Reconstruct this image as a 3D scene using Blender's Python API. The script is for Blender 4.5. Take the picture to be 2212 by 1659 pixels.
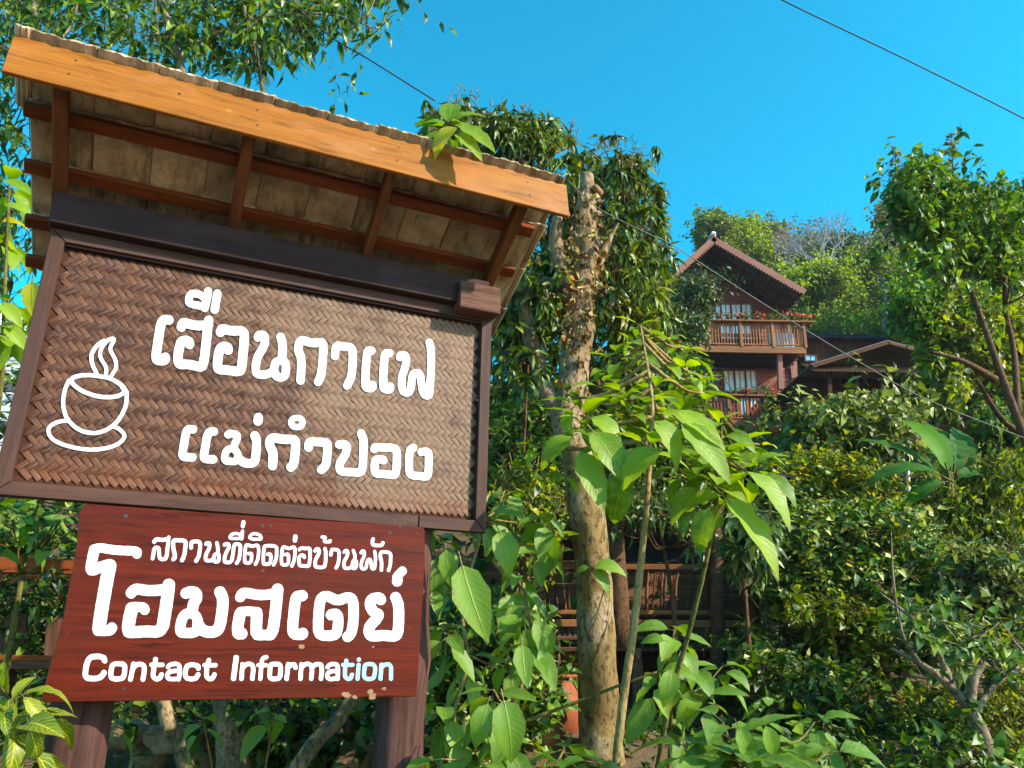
import bpy, math, random
import numpy as np
from mathutils import Vector, Matrix
from mathutils.geometry import tessellate_polygon
R_ = math.radians
for _o in list(bpy.data.objects): bpy.data.objects.remove(_o, do_unlink=True)
SC = bpy.context.scene
COL = SC.collection

# ------------------------------------------------------------------ camera
EYE = 1.62
FPX, CX, CY, WPX = 1686.0, 1106.0, 829.5, 2212.0          # focal length in photo pixels (66.5 degrees wide)
CM = np.array([[0.99984050, -0.01785967, 0.0],
               [-0.00572375, -0.32043358, 0.94725369],
               [0.01691764, 0.94710261, 0.32048470]])     # columns: camera right, up, forward in world axes
cam_d = bpy.data.cameras.new('camera')
cam_d.sensor_width = 36.0
cam_d.lens = 36.0 * FPX / WPX
cam_d.clip_start = 0.05
cam_d.clip_end = 2000.0
cam = bpy.data.objects.new('camera', cam_d)
COL.objects.link(cam)
mw = Matrix.Identity(4)
for r in range(3):
    mw[r][0] = CM[r][0]; mw[r][1] = CM[r][1]; mw[r][2] = -CM[r][2]
mw[0][3], mw[1][3], mw[2][3] = 0.0, 0.0, EYE
# columns of CM map (right, up, forward) to world
cam.matrix_world = mw
SC.camera = cam

# ------------------------------------------------------------------ world, sun, exposure
SUNV = Vector((1.272, -0.534, 0.87)).normalized()            # towards the sun
elev = math.asin(SUNV.z)
az = math.atan2(SUNV.x, SUNV.y)
world = bpy.data.worlds.new('World'); SC.world = world; world.use_nodes = True
nt = world.node_tree; nt.nodes.clear()
sky = nt.nodes.new('ShaderNodeTexSky'); sky.sky_type = 'NISHITA'
sky.sun_disc = False; sky.sun_elevation = elev; sky.sun_rotation = az
sky.altitude = 800; sky.air_density = 1.0; sky.dust_density = 1.1; sky.ozone_density = 2.2
hs = nt.nodes.new('ShaderNodeHueSaturation')
hs.inputs['Hue'].default_value = 0.463; hs.inputs['Saturation'].default_value = 1.62; hs.inputs['Value'].default_value = 1.16
bg = nt.nodes.new('ShaderNodeBackground'); bg.inputs['Strength'].default_value = 0.15
wo = nt.nodes.new('ShaderNodeOutputWorld')
gm = nt.nodes.new('ShaderNodeGamma'); gm.inputs[1].default_value = 1.15; nt.links.new(sky.outputs[0], gm.inputs[0]); nt.links.new(gm.outputs[0], hs.inputs['Color']); nt.links.new(hs.outputs[0], bg.inputs[0]); nt.links.new(bg.outputs[0], wo.inputs[0])
sun_d = bpy.data.lights.new('sun', 'SUN'); sun_d.energy = 5.0; sun_d.angle = R_(0.55); sun_d.color = (1.0, 0.91, 0.76)
sun = bpy.data.objects.new('sun', sun_d); COL.objects.link(sun)
sun.rotation_euler = (-SUNV).to_track_quat('-Z', 'Y').to_euler()
SC.view_settings.view_transform = 'Standard'
SC.view_settings.look = 'None'
SC.view_settings.exposure = 0.83
SC.view_settings.gamma = 1.0
SC.view_settings.use_curve_mapping = False
SC.render.engine = 'CYCLES'
SC.cycles.max_bounces = 6
SC.cycles.transparent_max_bounces = 6
SC.render.resolution_x = 1024; SC.render.resolution_y = 768

# ------------------------------------------------------------------ helpers
def wray(px, py):
    return CM @ np.array([(px - CX) / FPX, (CY - py) / FPX, 1.0])
def P(px, py, Y):
    """world point that lies at photo position (px, py) and Y metres ahead"""
    d = wray(px, py); t = Y / d[1]
    return Vector((d[0] * t, Y, EYE + d[2] * t))
def mpp(Y): return Y / 0.9 / FPX
def tag(o, label=None, cat=None, group=None, kind=None):
    if label: o['label'] = label
    if cat: o['category'] = cat
    if group: o['group'] = group
    if kind: o['kind'] = kind
    return o
def empty(name, loc, label=None, cat=None, group=None, matrix=None):
    o = bpy.data.objects.new(name, None); COL.objects.link(o)
    if matrix is not None: o.matrix_world = matrix
    else: o.location = loc
    o.empty_display_size = 0.1
    return tag(o, label, cat, group)
def link(name, me, parent=None, mat=None, M=None):
    o = bpy.data.objects.new(name, me); COL.objects.link(o)
    if mat is not None and not me.materials: me.materials.append(mat)
    if parent is not None: o.parent = parent
    if M is not None: o.matrix_basis = M
    return o
def meshpy(name, verts, faces, smooth=False):
    me = bpy.data.meshes.new(name); me.from_pydata([tuple(v) for v in verts], [], faces)
    if smooth: me.polygons.foreach_set('use_smooth', [True] * len(me.polygons))
    me.update(); return me
class MB:
    """collects boxes and tubes into one mesh"""
    def __init__(s): s.v = []; s.f = []
    def add(s, vs, fs):
        n = len(s.v); s.v += [tuple(v) for v in vs]; s.f += [tuple(i + n for i in f) for f in fs]
    def box(s, x0, x1, y0, y1, z0, z1, c=0.0):
        vs, fs = cham(x1 - x0, y1 - y0, z1 - z0, c)
        o = Vector(((x0 + x1) / 2, (y0 + y1) / 2, (z0 + z1) / 2))
        s.add([Vector(v) + o for v in vs], fs)
    def obox(s, p0, p1, w, h, up=Vector((0, 0, 1)), c=0.0):
        p0 = Vector(p0); p1 = Vector(p1); L = (p1 - p0).length
        vs, fs = cham(L, w, h, c); M = along(p0, p1, up)
        s.add([M @ (Vector(v) + Vector((L / 2, 0, 0))) for v in vs], fs)
    def tube(s, pts, rad, n=6, cap=True, wob=0.0, rng=random):
        vs, fs = tube(pts, rad, n, cap, wob, rng); s.add(vs, fs)
    def me(s, name, smooth=False): return meshpy(name, s.v, s.f, smooth)
def cham(lx, ly, lz, c):
    x, y, z = lx / 2, ly / 2, lz / 2
    if c <= 0:
        v = [(-x,-y,-z),(x,-y,-z),(x,y,-z),(-x,y,-z),(-x,-y,z),(x,-y,z),(x,y,z),(-x,y,z)]
        return v, [(3,2,1,0),(4,5,6,7),(0,1,5,4),(1,2,6,5),(2,3,7,6),(3,0,4,7)]
    v = []; idx = {}
    for sx in (-1, 1):
        for sy in (-1, 1):
            for sz in (-1, 1):
                for a in range(3):
                    p = [sx * (x - c), sy * (y - c), sz * (z - c)]
                    p[a] = (sx * x, sy * y, sz * z)[a]
                    idx[(sx, sy, sz, a)] = len(v); v.append(tuple(p))
    f = []
    for a in range(3):
        b, d = (a + 1) % 3, (a + 2) % 3
        for s in (-1, 1):
            q = []
            for tb, td in ((-1,-1),(1,-1),(1,1),(-1,1)):
                k = [0, 0, 0]; k[a] = s; k[b] = tb; k[d] = td
                q.append(idx[(k[0], k[1], k[2], a)])
            f.append(tuple(q) if s > 0 else tuple(q[::-1]))
    for a in range(3):
        b, d = (a + 1) % 3, (a + 2) % 3
        for tb in (-1, 1):
            for td in (-1, 1):
                q = []
                for s, ax in ((-1, b), (1, b), (1, d), (-1, d)):
                    k = [0, 0, 0]; k[a] = s; k[b] = tb; k[d] = td
                    q.append(idx[(k[0], k[1], k[2], ax)])
                f.append(tuple(q) if tb * td < 0 else tuple(q[::-1]))
    for sx in (-1, 1):
        for sy in (-1, 1):
            for sz in (-1, 1):
                q = [idx[(sx, sy, sz, a)] for a in range(3)]
                f.append(tuple(q) if sx * sy * sz > 0 else tuple(q[::-1]))
    return v, f
def along(p0, p1, up=Vector((0, 0, 1))):
    x = (Vector(p1) - Vector(p0)).normalized(); up = Vector(up)
    if abs(x.dot(up)) > 0.98: up = Vector((0, 1, 0))
    y = up.cross(x).normalized(); z = x.cross(y)
    M = Matrix.Identity(4)
    for r in range(3): M[r][0], M[r][1], M[r][2], M[r][3] = x[r], y[r], z[r], Vector(p0)[r]
    return M
_bc = {}
def bar(name, p0, p1, w, h, mat, parent, up=Vector((0, 0, 1)), c=0.004, inv=None):
    """a chamfered timber from p0 to p1 (grain along local X); coordinates local to parent"""
    p0 = Vector(p0); p1 = Vector(p1); L = (p1 - p0).length
    k = (round(L, 3), round(w, 3), round(h, 3), c, mat.name)
    if k not in _bc:
        vs, fs = cham(L, w, h, min(c, w * .3, h * .3)); me = meshpy(name, vs, fs); me.materials.append(mat); _bc[k] = me
    M = along(p0, p1, up) @ Matrix.Translation((L / 2, 0, 0))
    return link(name, _bc[k], parent, M=M)
def spline(pts, n):
    pts = [Vector(p) for p in pts]
    if len(pts) < 3: return [pts[0].lerp(pts[-1], i / (n * 1.0)) for i in range(n + 1)]
    out = []; ex = [pts[0] * 2 - pts[1]] + pts + [pts[-1] * 2 - pts[-2]]
    for i in range(1, len(ex) - 2):
        a, b, c, d = ex[i - 1], ex[i], ex[i + 1], ex[i + 2]
        for k in range(n):
            t = k / n
            out.append(0.5 * ((2 * b) + (c - a) * t + (2 * a - 5 * b + 4 * c - d) * t * t + (3 * b - a - 3 * c + d) * t ** 3))
    out.append(pts[-1]); return out
def tube(pts, rad, n=6, cap=True, wob=0.0, rng=random):
    pts = [Vector(p) for p in pts]; m = len(pts)
    if not hasattr(rad, '__len__'): rad = [rad] * m
    if len(rad) != m: rad = list(np.interp(np.linspace(0, 1, m), np.linspace(0, 1, len(rad)), rad))
    vs = []; fs = []; ref = None
    for i in range(m):
        t = (pts[min(i + 1, m - 1)] - pts[max(i - 1, 0)]).normalized()
        if ref is None: ref = t.orthogonal().normalized()
        ref = (ref - t * ref.dot(t)).normalized(); b = t.cross(ref)
        for k in range(n):
            a = 2 * math.pi * k / n; r = rad[i] * (1 + (rng.uniform(-wob, wob) if wob else 0))
            vs.append(pts[i] + (ref * math.cos(a) + b * math.sin(a)) * r)
    for i in range(m - 1):
        for k in range(n):
            k2 = (k + 1) % n
            fs.append((i * n + k, i * n + k2, (i + 1) * n + k2, (i + 1) * n + k))
    if cap:
        fs.append(tuple(range(n))[::-1]); fs.append(tuple((m - 1) * n + k for k in range(n)))
    return vs, fs

# ------------------------------------------------------------------ materials
def new_mat(name):
    m = bpy.data.materials.new(name); m.use_nodes = True
    t = m.node_tree; t.nodes.clear()
    o = t.nodes.new('ShaderNodeOutputMaterial'); p = t.nodes.new('ShaderNodeBsdfPrincipled')
    t.links.new(p.outputs[0], o.inputs[0])
    return m, t, p, o
def N_(t, typ, **kw):
    n = t.nodes.new(typ)
    for k, v in kw.items():
        if k in ('operation', 'blend_type', 'data_type', 'attribute_name', 'feature', 'noise_dimensions', 'wave_type', 'bands_direction'): setattr(n, k, v)
        else: n.inputs[k].default_value = v
    return n
def ramp(t, fac, stops, interp='LINEAR'):
    r = t.nodes.new('ShaderNodeValToRGB'); r.color_ramp.interpolation = interp
    e = r.color_ramp.elements
    while len(e) < len(stops): e.new(0.5)
    for i, (p, c) in enumerate(stops):
        e[i].position = p; e[i].color = (c[0], c[1], c[2], 1) if hasattr(c, '__len__') else (c, c, c, 1)
    t.links.new(fac, r.inputs[0]); return r.outputs[0]
def mixc(t, fac, a, b, mode='MIX'):
    n = t.nodes.new('ShaderNodeMix'); n.data_type = 'RGBA'; n.blend_type = mode
    for s, v in ((n.inputs[0], fac), (n.inputs[6], a), (n.inputs[7], b)):
        if isinstance(v, (int, float)): s.default_value = v
        elif isinstance(v, tuple): s.default_value = (*v, 1) if len(v) == 3 else v
        else: t.links.new(v, s)
    return n.outputs[2]
def math_(t, op, a, b=None, clamp=False):
    n = t.nodes.new('ShaderNodeMath'); n.operation = op; n.use_clamp = clamp
    for s, v in ((n.inputs[0], a), (n.inputs[1], b)):
        if v is None: continue
        if isinstance(v, (int, float)): s.default_value = v
        else: t.links.new(v, s)
    return n.outputs[0]
def coords(t, scale=(1, 1, 1), rnd=True):
    tc = t.nodes.new('ShaderNodeTexCoord'); mp = t.nodes.new('ShaderNodeMapping'); mp.inputs['Scale'].default_value = scale
    t.links.new(tc.outputs['Object'], mp.inputs[0])
    if rnd:
        oi = t.nodes.new('ShaderNodeObjectInfo'); cx = t.nodes.new('ShaderNodeCombineXYZ')
        a = math_(t, 'MULTIPLY', oi.outputs['Random'], 37.0)
        t.links.new(a, cx.inputs[0]); t.links.new(a, cx.inputs[1]); t.links.new(a, cx.inputs[2])
        t.links.new(cx.outputs[0], mp.inputs['Location'])
    return mp.outputs[0]
def noise(t, vec, scale, detail=4, rough=0.6, dist=0.0):
    n = N_(t, 'ShaderNodeTexNoise', Scale=scale, Detail=detail, Roughness=rough, Distortion=dist)
    if vec is not None: t.links.new(vec, n.inputs['Vector'])
    return n.outputs[0]
def bump(t, p, h, strength=0.3, dist=0.01):
    b = N_(t, 'ShaderNodeBump', Strength=strength, Distance=dist)
    t.links.new(h, b.inputs['Height']); t.links.new(b.outputs[0], p.inputs['Normal'])
def kk(c, k): return tuple(x * q for x, q in zip(c, k)) if c else c
KW = (0.74, 0.50, 0.32)
def wood(name, dark, light, rough=0.6, gx=1.5, gy=28, stain=None, stain_amt=0.5, spec=0.4, bstr=0.25, rnd=0.25, coat=0.0, k=None, wear=0.0):
    K_ = k or KW; dark, light, stain = kk(dark, K_), kk(light, K_), kk(stain, K_)
    m, t, p, o = new_mat(name)
    v = coords(t, (gx, gy, gy)); g = noise(t, v, 1.0, 7, 0.68, 0.6)
    v2 = coords(t, (gx * 4, gy * 5, gy * 5)); g2 = noise(t, v2, 1.0, 3, 0.6)
    gg = math_(t, 'ADD', math_(t, 'MULTIPLY', g, 0.75), math_(t, 'MULTIPLY', g2, 0.25))
    c = ramp(t, gg, [(0.34, dark), (0.64, light)])
    if stain:
        v3 = coords(t, (1.6, 3.0, 3.0)); s = noise(t, v3, 2.2, 5, 0.65)
        c = mixc(t, math_(t, 'MULTIPLY', ramp(t, s, [(0.48, 0.0), (0.66, 1.0)]), stain_amt), c, stain)
    if wear:
        w1 = noise(t, coords(t, (1.0, 9, 9)), 3.2, 6, 0.75); w2 = noise(t, coords(t, (1, 1, 1)), 19, 4, 0.7)
        c = mixc(t, math_(t, 'MULTIPLY', ramp(t, w1, [(0.54, 0.0), (0.68, 1.0)]), wear), c, kk(dark, (.35, .35, .4)))
        c = mixc(t, math_(t, 'MULTIPLY', ramp(t, w2, [(0.66, 0.0), (0.72, 1.0)]), wear), c, kk(light, (1.3, 1.35, 1.5)))
    if rnd:
        oi = t.nodes.new('ShaderNodeObjectInfo')
        k = math_(t, 'ADD', math_(t, 'MULTIPLY', oi.outputs['Random'], rnd), 1.0 - rnd / 2)
        h = N_(t, 'ShaderNodeHueSaturation'); t.links.new(k, h.inputs['Value']); t.links.new(c, h.inputs['Color']); c = h.outputs[0]
    t.links.new(c, p.inputs['Base Color'])
    rr = math_(t, 'ADD', math_(t, 'MULTIPLY', g2, 0.25), rough - 0.12, True)
    t.links.new(rr, p.inputs['Roughness'])
    p.inputs['Specular IOR Level'].default_value = spec * 0.45
    if coat: p.inputs['Coat Weight'].default_value = coat; p.inputs['Coat Roughness'].default_value = 0.25
    bump(t, p, gg, bstr, 0.006)
    return m
def plain(name, col, rough=0.6, var=0.15, scale=6.0, metallic=0.0, bstr=0.1, spec=0.4):
    m, t, p, o = new_mat(name)
    v = coords(t); n = noise(t, v, scale, 6, 0.65)
    a = tuple(x * (1 - var) for x in col); b = tuple(min(1, x * (1 + var)) for x in col)
    t.links.new(ramp(t, n, [(0.3, a), (0.7, b)]), p.inputs['Base Color'])
    p.inputs['Roughness'].default_value = rough; p.inputs['Metallic'].default_value = metallic
    p.inputs['Specular IOR Level'].default_value = spec
    if bstr: bump(t, p, n, bstr, 0.01)
    return m
def leaf_mat(name, dark, mid, light, tip=None, rough=0.42, trans=0.35, veins=0.0, vein_col=None, spec=0.5, tcol=None):
    """foliage: per-leaf tone in lf.z, u across (-1..1) in lf.x, v along (0..1) in lf.y"""
    KL = (1.02, 1.04, 0.40); dark, mid, light, tip, vein_col = kk(dark, KL), kk(mid, KL), kk(light, KL), kk(tip, KL), kk(vein_col, KL)
    m, t, p, o = new_mat(name)
    at = t.nodes.new('ShaderNodeAttribute'); at.attribute_name = 'lf'
    sx = t.nodes.new('ShaderNodeSeparateXYZ'); t.links.new(at.outputs['Vector'], sx.inputs[0])
    u, v, z = sx.outputs
    stops = [(0.0, dark), (0.5, mid), (0.93, light)]
    if tip: stops += [(0.975, tip)]
    c = ramp(t, z, stops)
    if veins:
        au = math_(t, 'ABSOLUTE', u)
        rib = math_(t, 'SUBTRACT', 1.0, math_(t, 'MULTIPLY', au, 14.0), True)
        vv = math_(t, 'SUBTRACT', math_(t, 'MULTIPLY', v, 11.0), math_(t, 'MULTIPLY', au, 2.6))
        fr = math_(t, 'ABSOLUTE', math_(t, 'SUBTRACT', math_(t, 'FRACT', vv), 0.5))
        sv = math_(t, 'SUBTRACT', 1.0, math_(t, 'MULTIPLY', fr, 9.0), True)
        vn = math_(t, 'MAXIMUM', rib, math_(t, 'MULTIPLY', sv, 0.45))
        vc = vein_col or tuple(min(1, x * 1.6 + 0.03) for x in light)
        c = mixc(t, math_(t, 'MULTIPLY', vn, veins), c, vc)
        q = coords(t); n = noise(t, q, 26, 4, 0.6)
        sp = ramp(t, n, [(0.66, 0.0), (0.70, 1.0)])
        c = mixc(t, math_(t, 'MULTIPLY', sp, 0.5), c, (0.16, 0.10, 0.02))
        n5 = noise(t, q, 7, 5, 0.7)
        c = mixc(t, ramp(t, n5, [(0.42, 0.0), (0.66, 0.55)]), c, light)                                  # uneven yellowing of the blade
        ed = math_(t, 'MULTIPLY', ramp(t, math_(t, 'MAXIMUM', au, v), [(0.80, 0.0), (0.97, 1.0)]), ramp(t, n5, [(0.52, 0.0), (0.60, 1.0)]))
        c = mixc(t, ed, c, (0.20, 0.095, 0.025))                                                          # browned margins
        b = N_(t, 'ShaderNodeBump', Strength=0.35, Distance=0.01); t.links.new(math_(t, 'SUBTRACT', 1.0, vn), b.inputs['Height'])
        t.links.new(b.outputs[0], p.inputs['Normal'])
    t.links.new(c, p.inputs['Base Color']); p.inputs['Roughness'].default_value = rough; p.inputs['Specular IOR Level'].default_value = spec
    tr = t.nodes.new('ShaderNodeBsdfTranslucent')
    h = N_(t, 'ShaderNodeHueSaturation', Hue=0.485, Saturation=1.15, Value=1.7); t.links.new(c, h.inputs['Color'])
    t.links.new(h.outputs[0], tr.inputs['Color'])
    mx = t.nodes.new('ShaderNodeMixShader'); mx.inputs[0].default_value = trans
    t.links.new(p.outputs[0], mx.inputs[1]); t.links.new(tr.outputs[0], mx.inputs[2]); t.links.new(mx.outputs[0], o.inputs[0])
    return m
def bark(name, dark, light, patch=None, scale=8, bstr=0.7, patch_amt=0.8, zs=0.5):
    KB = (0.66, 0.53, 0.40); dark, light, patch = kk(dark, KB), kk(light, KB), kk(patch, KB)
    m, t, p, o = new_mat(name)
    v = coords(t, (1, 1, zs)); n = noise(t, v, scale, 8, 0.7, 0.4)
    c = ramp(t, n, [(0.32, dark), (0.62, light)])
    if patch:
        n2 = noise(t, coords(t, (1, 1, 0.8)), scale * 0.55, 4, 0.55)
        c = mixc(t, math_(t, 'MULTIPLY', ramp(t, n2, [(0.50, 0.0), (0.58, 1.0)]), patch_amt), c, patch)
    n3 = noise(t, coords(t, (1, 1, .6)), scale * 5, 5, 0.7)
    c = mixc(t, ramp(t, n3, [(0.52, 0.0), (0.60, 0.75)]), c, tuple(x * 0.28 for x in dark))
    n4 = noise(t, coords(t, (1, 1, .35)), scale * 1.7, 6, 0.75)
    c = mixc(t, ramp(t, n4, [(0.36, 0.8), (0.44, 0.0)]), c, tuple(x * 0.35 for x in dark))
    t.links.new(c, p.inputs['Base Color']); p.inputs['Roughness'].default_value = 0.85; p.inputs['Specular IOR Level'].default_value = 0.2
    bump(t, p, math_(t, 'ADD', n, math_(t, 'MULTIPLY', n3, 0.4)), bstr, 0.02)
    return m

M = {}
M['fascia'] = wood('fascia_wood', (0.30, 0.125, 0.016), (0.53, 0.26, 0.040), rough=0.5, gx=1.0, gy=34, coat=0.0, bstr=0.35, rnd=0, stain=(0.52, 0.28, 0.12), stain_amt=0.7, wear=.75, k=(.70,.52,.34))
M['rafter'] = wood('rafter_wood', (0.10, 0.045, 0.02), (0.27, 0.13, 0.055), rough=0.7, stain=(0.05, 0.025, 0.012), rnd=0.3)
M['batten'] = wood('batten_wood', (0.14, 0.045, 0.014), (0.34, 0.11, 0.03), rough=0.6, stain=(0.14, 0.045, 0.015), rnd=0.3)
M['beam'] = wood('dark_beam_wood', (0.028, 0.016, 0.014), (0.075, 0.045, 0.038), rough=0.7, rnd=0, wear=.5, k=(.7,.55,.55), stain=(0.10, 0.07, 0.065), stain_amt=0.4)
M['block'] = wood('block_wood', (0.10, 0.055, 0.038), (0.30, 0.18, 0.13), rough=0.75, gy=34, rnd=0, bstr=0.7, wear=.6, k=(.6,.45,.40), stain=(0.07, 0.035, 0.025))
M['frame'] = wood('frame_wood', (0.085, 0.050, 0.038), (0.20, 0.125, 0.095), rough=0.6, stain=(0.10, 0.075, 0.075), rnd=0.15, bstr=0.3, wear=.5, k=(.52,.38,.34))
M['redboard'] = wood('varnished_red_board', (0.105, 0.018, 0.007), (0.29, 0.062, 0.020), rough=0.42, gx=1.6, gy=40, coat=0.1, rnd=0, stain=(0.155, 0.052, 0.030), stain_amt=0.75, bstr=0.35, wear=.85, k=(.46,.20,.075), spec=.25)
M['post'] = wood('post_wood', (0.055, 0.030, 0.024), (0.24, 0.15, 0.125), rough=0.78, gx=0.9, gy=17, rnd=0.1, bstr=1.0, stain=(0.06, 0.034, 0.028), wear=.7, k=(.58,.42,.38))
M['paint'] = plain('white_letter_paint', (0.74, 0.73, 0.74), rough=0.45, var=0.08, bstr=0.03)
M['blueletter'] = plain('pale_blue_letters', (0.32, 0.62, 0.80), rough=0.45, var=0.10, scale=14, bstr=0.03)  # colour of the last English letters, pale blue
M['houseplank'] = wood('house_siding', (0.20, 0.082, 0.060), (0.33, 0.145, 0.110), rough=0.6, gx=0.5, gy=8, rnd=0.35, bstr=0.1, k=(.85,.58,.62))
M['houserail'] = wood('house_railing_wood', (0.26, 0.15, 0.08), (0.46, 0.27, 0.15), rough=0.6, gx=0.6, gy=9, rnd=0.25, bstr=0.1)
M['redslat'] = wood('red_slat_wood', (0.42, 0.13, 0.07), (0.60, 0.21, 0.12), rough=0.55, gx=0.6, gy=9, rnd=0.2, bstr=0.1)
M['housetrim'] = wood('house_trim', (0.30, 0.17, 0.13), (0.46, 0.28, 0.22), rough=0.6, gx=0.5, gy=8, rnd=0.1, bstr=0.1, k=(.72,.52,.46))
M['darkwood'] = wood('dark_weathered_wood', (0.035, 0.018, 0.012), (0.11, 0.055, 0.035), rough=0.75, gx=0.8, gy=12, rnd=0.5)
M['brownwood'] = wood('brown_weathered_wood', (0.085, 0.048, 0.034), (0.24, 0.15, 0.11), rough=0.8, gx=0.9, gy=14, rnd=0.7, wear=.5, k=(.85,.62,.46))
M['orangewood'] = wood('orange_stained_wood', (0.30, 0.085, 0.022), (0.55, 0.19, 0.05), rough=0.55, gx=0.9, gy=14, rnd=0.3)
M['yellowwood'] = wood('pale_plank_wood', (0.42, 0.22, 0.08), (0.62, 0.38, 0.16), rough=0.6, gx=0.9, gy=14, rnd=0.2)
M['white'] = plain('white_paint', (0.78, 0.78, 0.76), rough=0.5, var=0.05)
M['metalroof'] = plain('grey_metal_roof', (0.13, 0.12, 0.12), rough=0.7, var=0.3, metallic=0.2)
M['paleroof'] = plain('pale_metal_roof', (0.55, 0.56, 0.58), rough=0.4, var=0.15, metallic=0.2)
M['darkroof'] = plain('dark_metal_roof', (0.035, 0.032, 0.032), spec=.05, rough=0.9, var=0.3)
M['cable'] = plain('cable_rubber', (0.03, 0.03, 0.03), rough=0.6)
M['sunlitline'] = plain('sunlit_cable', (0.17, 0.155, 0.11), rough=0.7)  # brightly lit stretch of the cable: sunlight put into a paler colour
M['steel'] = plain('nail_steel', (0.06, 0.05, 0.05), rough=0.5, metallic=0.4)
def glass_mat():
    m, t, p, o = new_mat('window_glass')
    p.inputs['Base Color'].default_value = (0.75, 0.85, 0.92, 1); p.inputs['Roughness'].default_value = 0.12
    p.inputs['Metallic'].default_value = 0.55
    return m
M['glass'] = glass_mat()
M['curtain'] = plain('white_curtain', (0.80, 0.84, 0.88), rough=0.25, var=0.06, spec=.9)
# ------------------------------------------------------------------ the roofed sign (local axes: X right along the board, Y away from the viewer, Z up)
SH = Vector((0.915563643, 0.402173116, 0.0)); SN = Vector((0.402173116, -0.915563643, 0.0))     # along board, towards viewer
STL = Vector((-1.98055204, 2.96280973, 1.67371043 + EYE))                                       # top left corner of the frame
SM = Matrix.Identity(4)
for r in range(3): SM[r][0], SM[r][1], SM[r][2], SM[r][3] = SH[r], -SN[r], (0, 0, 1)[r], STL[r]
SMi = SM.inverted()
def S2(px, py, d):
    """photo position -> local point of the sign on the plane d metres in front of the frame"""
    w = Vector(wray(px, py)); o = Vector((0, 0, EYE)); q = STL + SN * d
    t = (q - o).dot(SN) / w.dot(SN)
    return SMi @ (o + w * t)
def srcpx(x, y): return x * WPX / 3840.0, y * WPX / 3840.0
sign = empty('roofed_sign', None, 'wooden roofed signboard with woven bamboo panel and white Thai lettering on two round posts', 'sign', matrix=SM)
SD = lambda s, d, t: Vector((s, -d, t))                                 # s right, d towards viewer, t up
def sbar(name, a, b, w, h, mat, up=(0, 0, 1), parent=None, c=0.004): return bar(name, SD(*a), SD(*b), w, h, mat, parent or sign, Vector(up), c)

# ---- big board frame (mitred)
W_, H_, B_ = 2.041, 1.151, 0.056
def mitre(name, a, b, ia, ib, th=0.05):
    """a,b outer ends, ia,ib inner ends in the board plane"""
    a, b, ia, ib = [Vector(q) for q in (a, b, ia, ib)]
    L = (b - a).length; M0 = Matrix.Identity(4)
    x = (b - a).normalized(); y = Vector((0, 1, 0)); z = x.cross(y)
    for r in range(3): M0[r][0], M0[r][1], M0[r][2], M0[r][3] = x[r], y[r], z[r], a[r]
    Mi = M0.inverted(); q = [Mi @ p for p in (a, b, ib, ia)]
    e = 0.004; vs = []
    cx = sum((p for p in q), Vector()) / 4
    for p in q: vs.append(p + Vector((0, th, 0)))
    for p in q: vs.append(p + Vector((0, e, 0)))
    for p in q:
        s = Vector((e if p.x < cx.x else -e, 0, e if p.z < cx.z else -e)); vs.append(p + s * 0.7)
    fs = [(3,2,1,0)] + [(i, (i+1)%4, 4+(i+1)%4, 4+i) for i in range(4)] + [(4+i, 4+(i+1)%4, 8+(i+1)%4, 8+i) for i in range(4)] + [(8,9,10,11)]
    me = meshpy(name, vs, fs); return link(name, me, sign, M['frame'], M0)
g = 0.0012
mitre('frame_rail', (0 + g, 0, 0), (W_ - g, 0, 0), (B_ + g, 0, -B_), (W_ - B_ - g, 0, -B_))
mitre('frame_rail', (W_, 0, -g), (W_, 0, -H_ + g), (W_ - B_, 0, -B_ - g), (W_ - B_, 0, -H_ + B_ + g))
mitre('frame_rail', (0, 0, -H_ + g), (0, 0, -g), (B_, 0, -H_ + B_ + g), (B_, 0, -B_ - g))
mitre('frame_rail', (1.70, 0.001, -H_), (0 + g, 0.001, -H_), (1.70, 0.001, -H_ + B_), (B_ + g, 0.001, -H_ + B_))
mitre('frame_rail', (W_ - g, 0, -H_), (1.703, 0, -H_), (W_ - B_ - g, 0, -H_ + B_), (1.703, 0, -H_ + B_))
# dark strip standing for the thin shade line under the top rail
sbar('frame_shade_strip', (B_, -0.022, -B_ - 0.006), (W_ - B_, -0.022, -B_ - 0.006), 0.02, 0.012, M['beam'])
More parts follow.
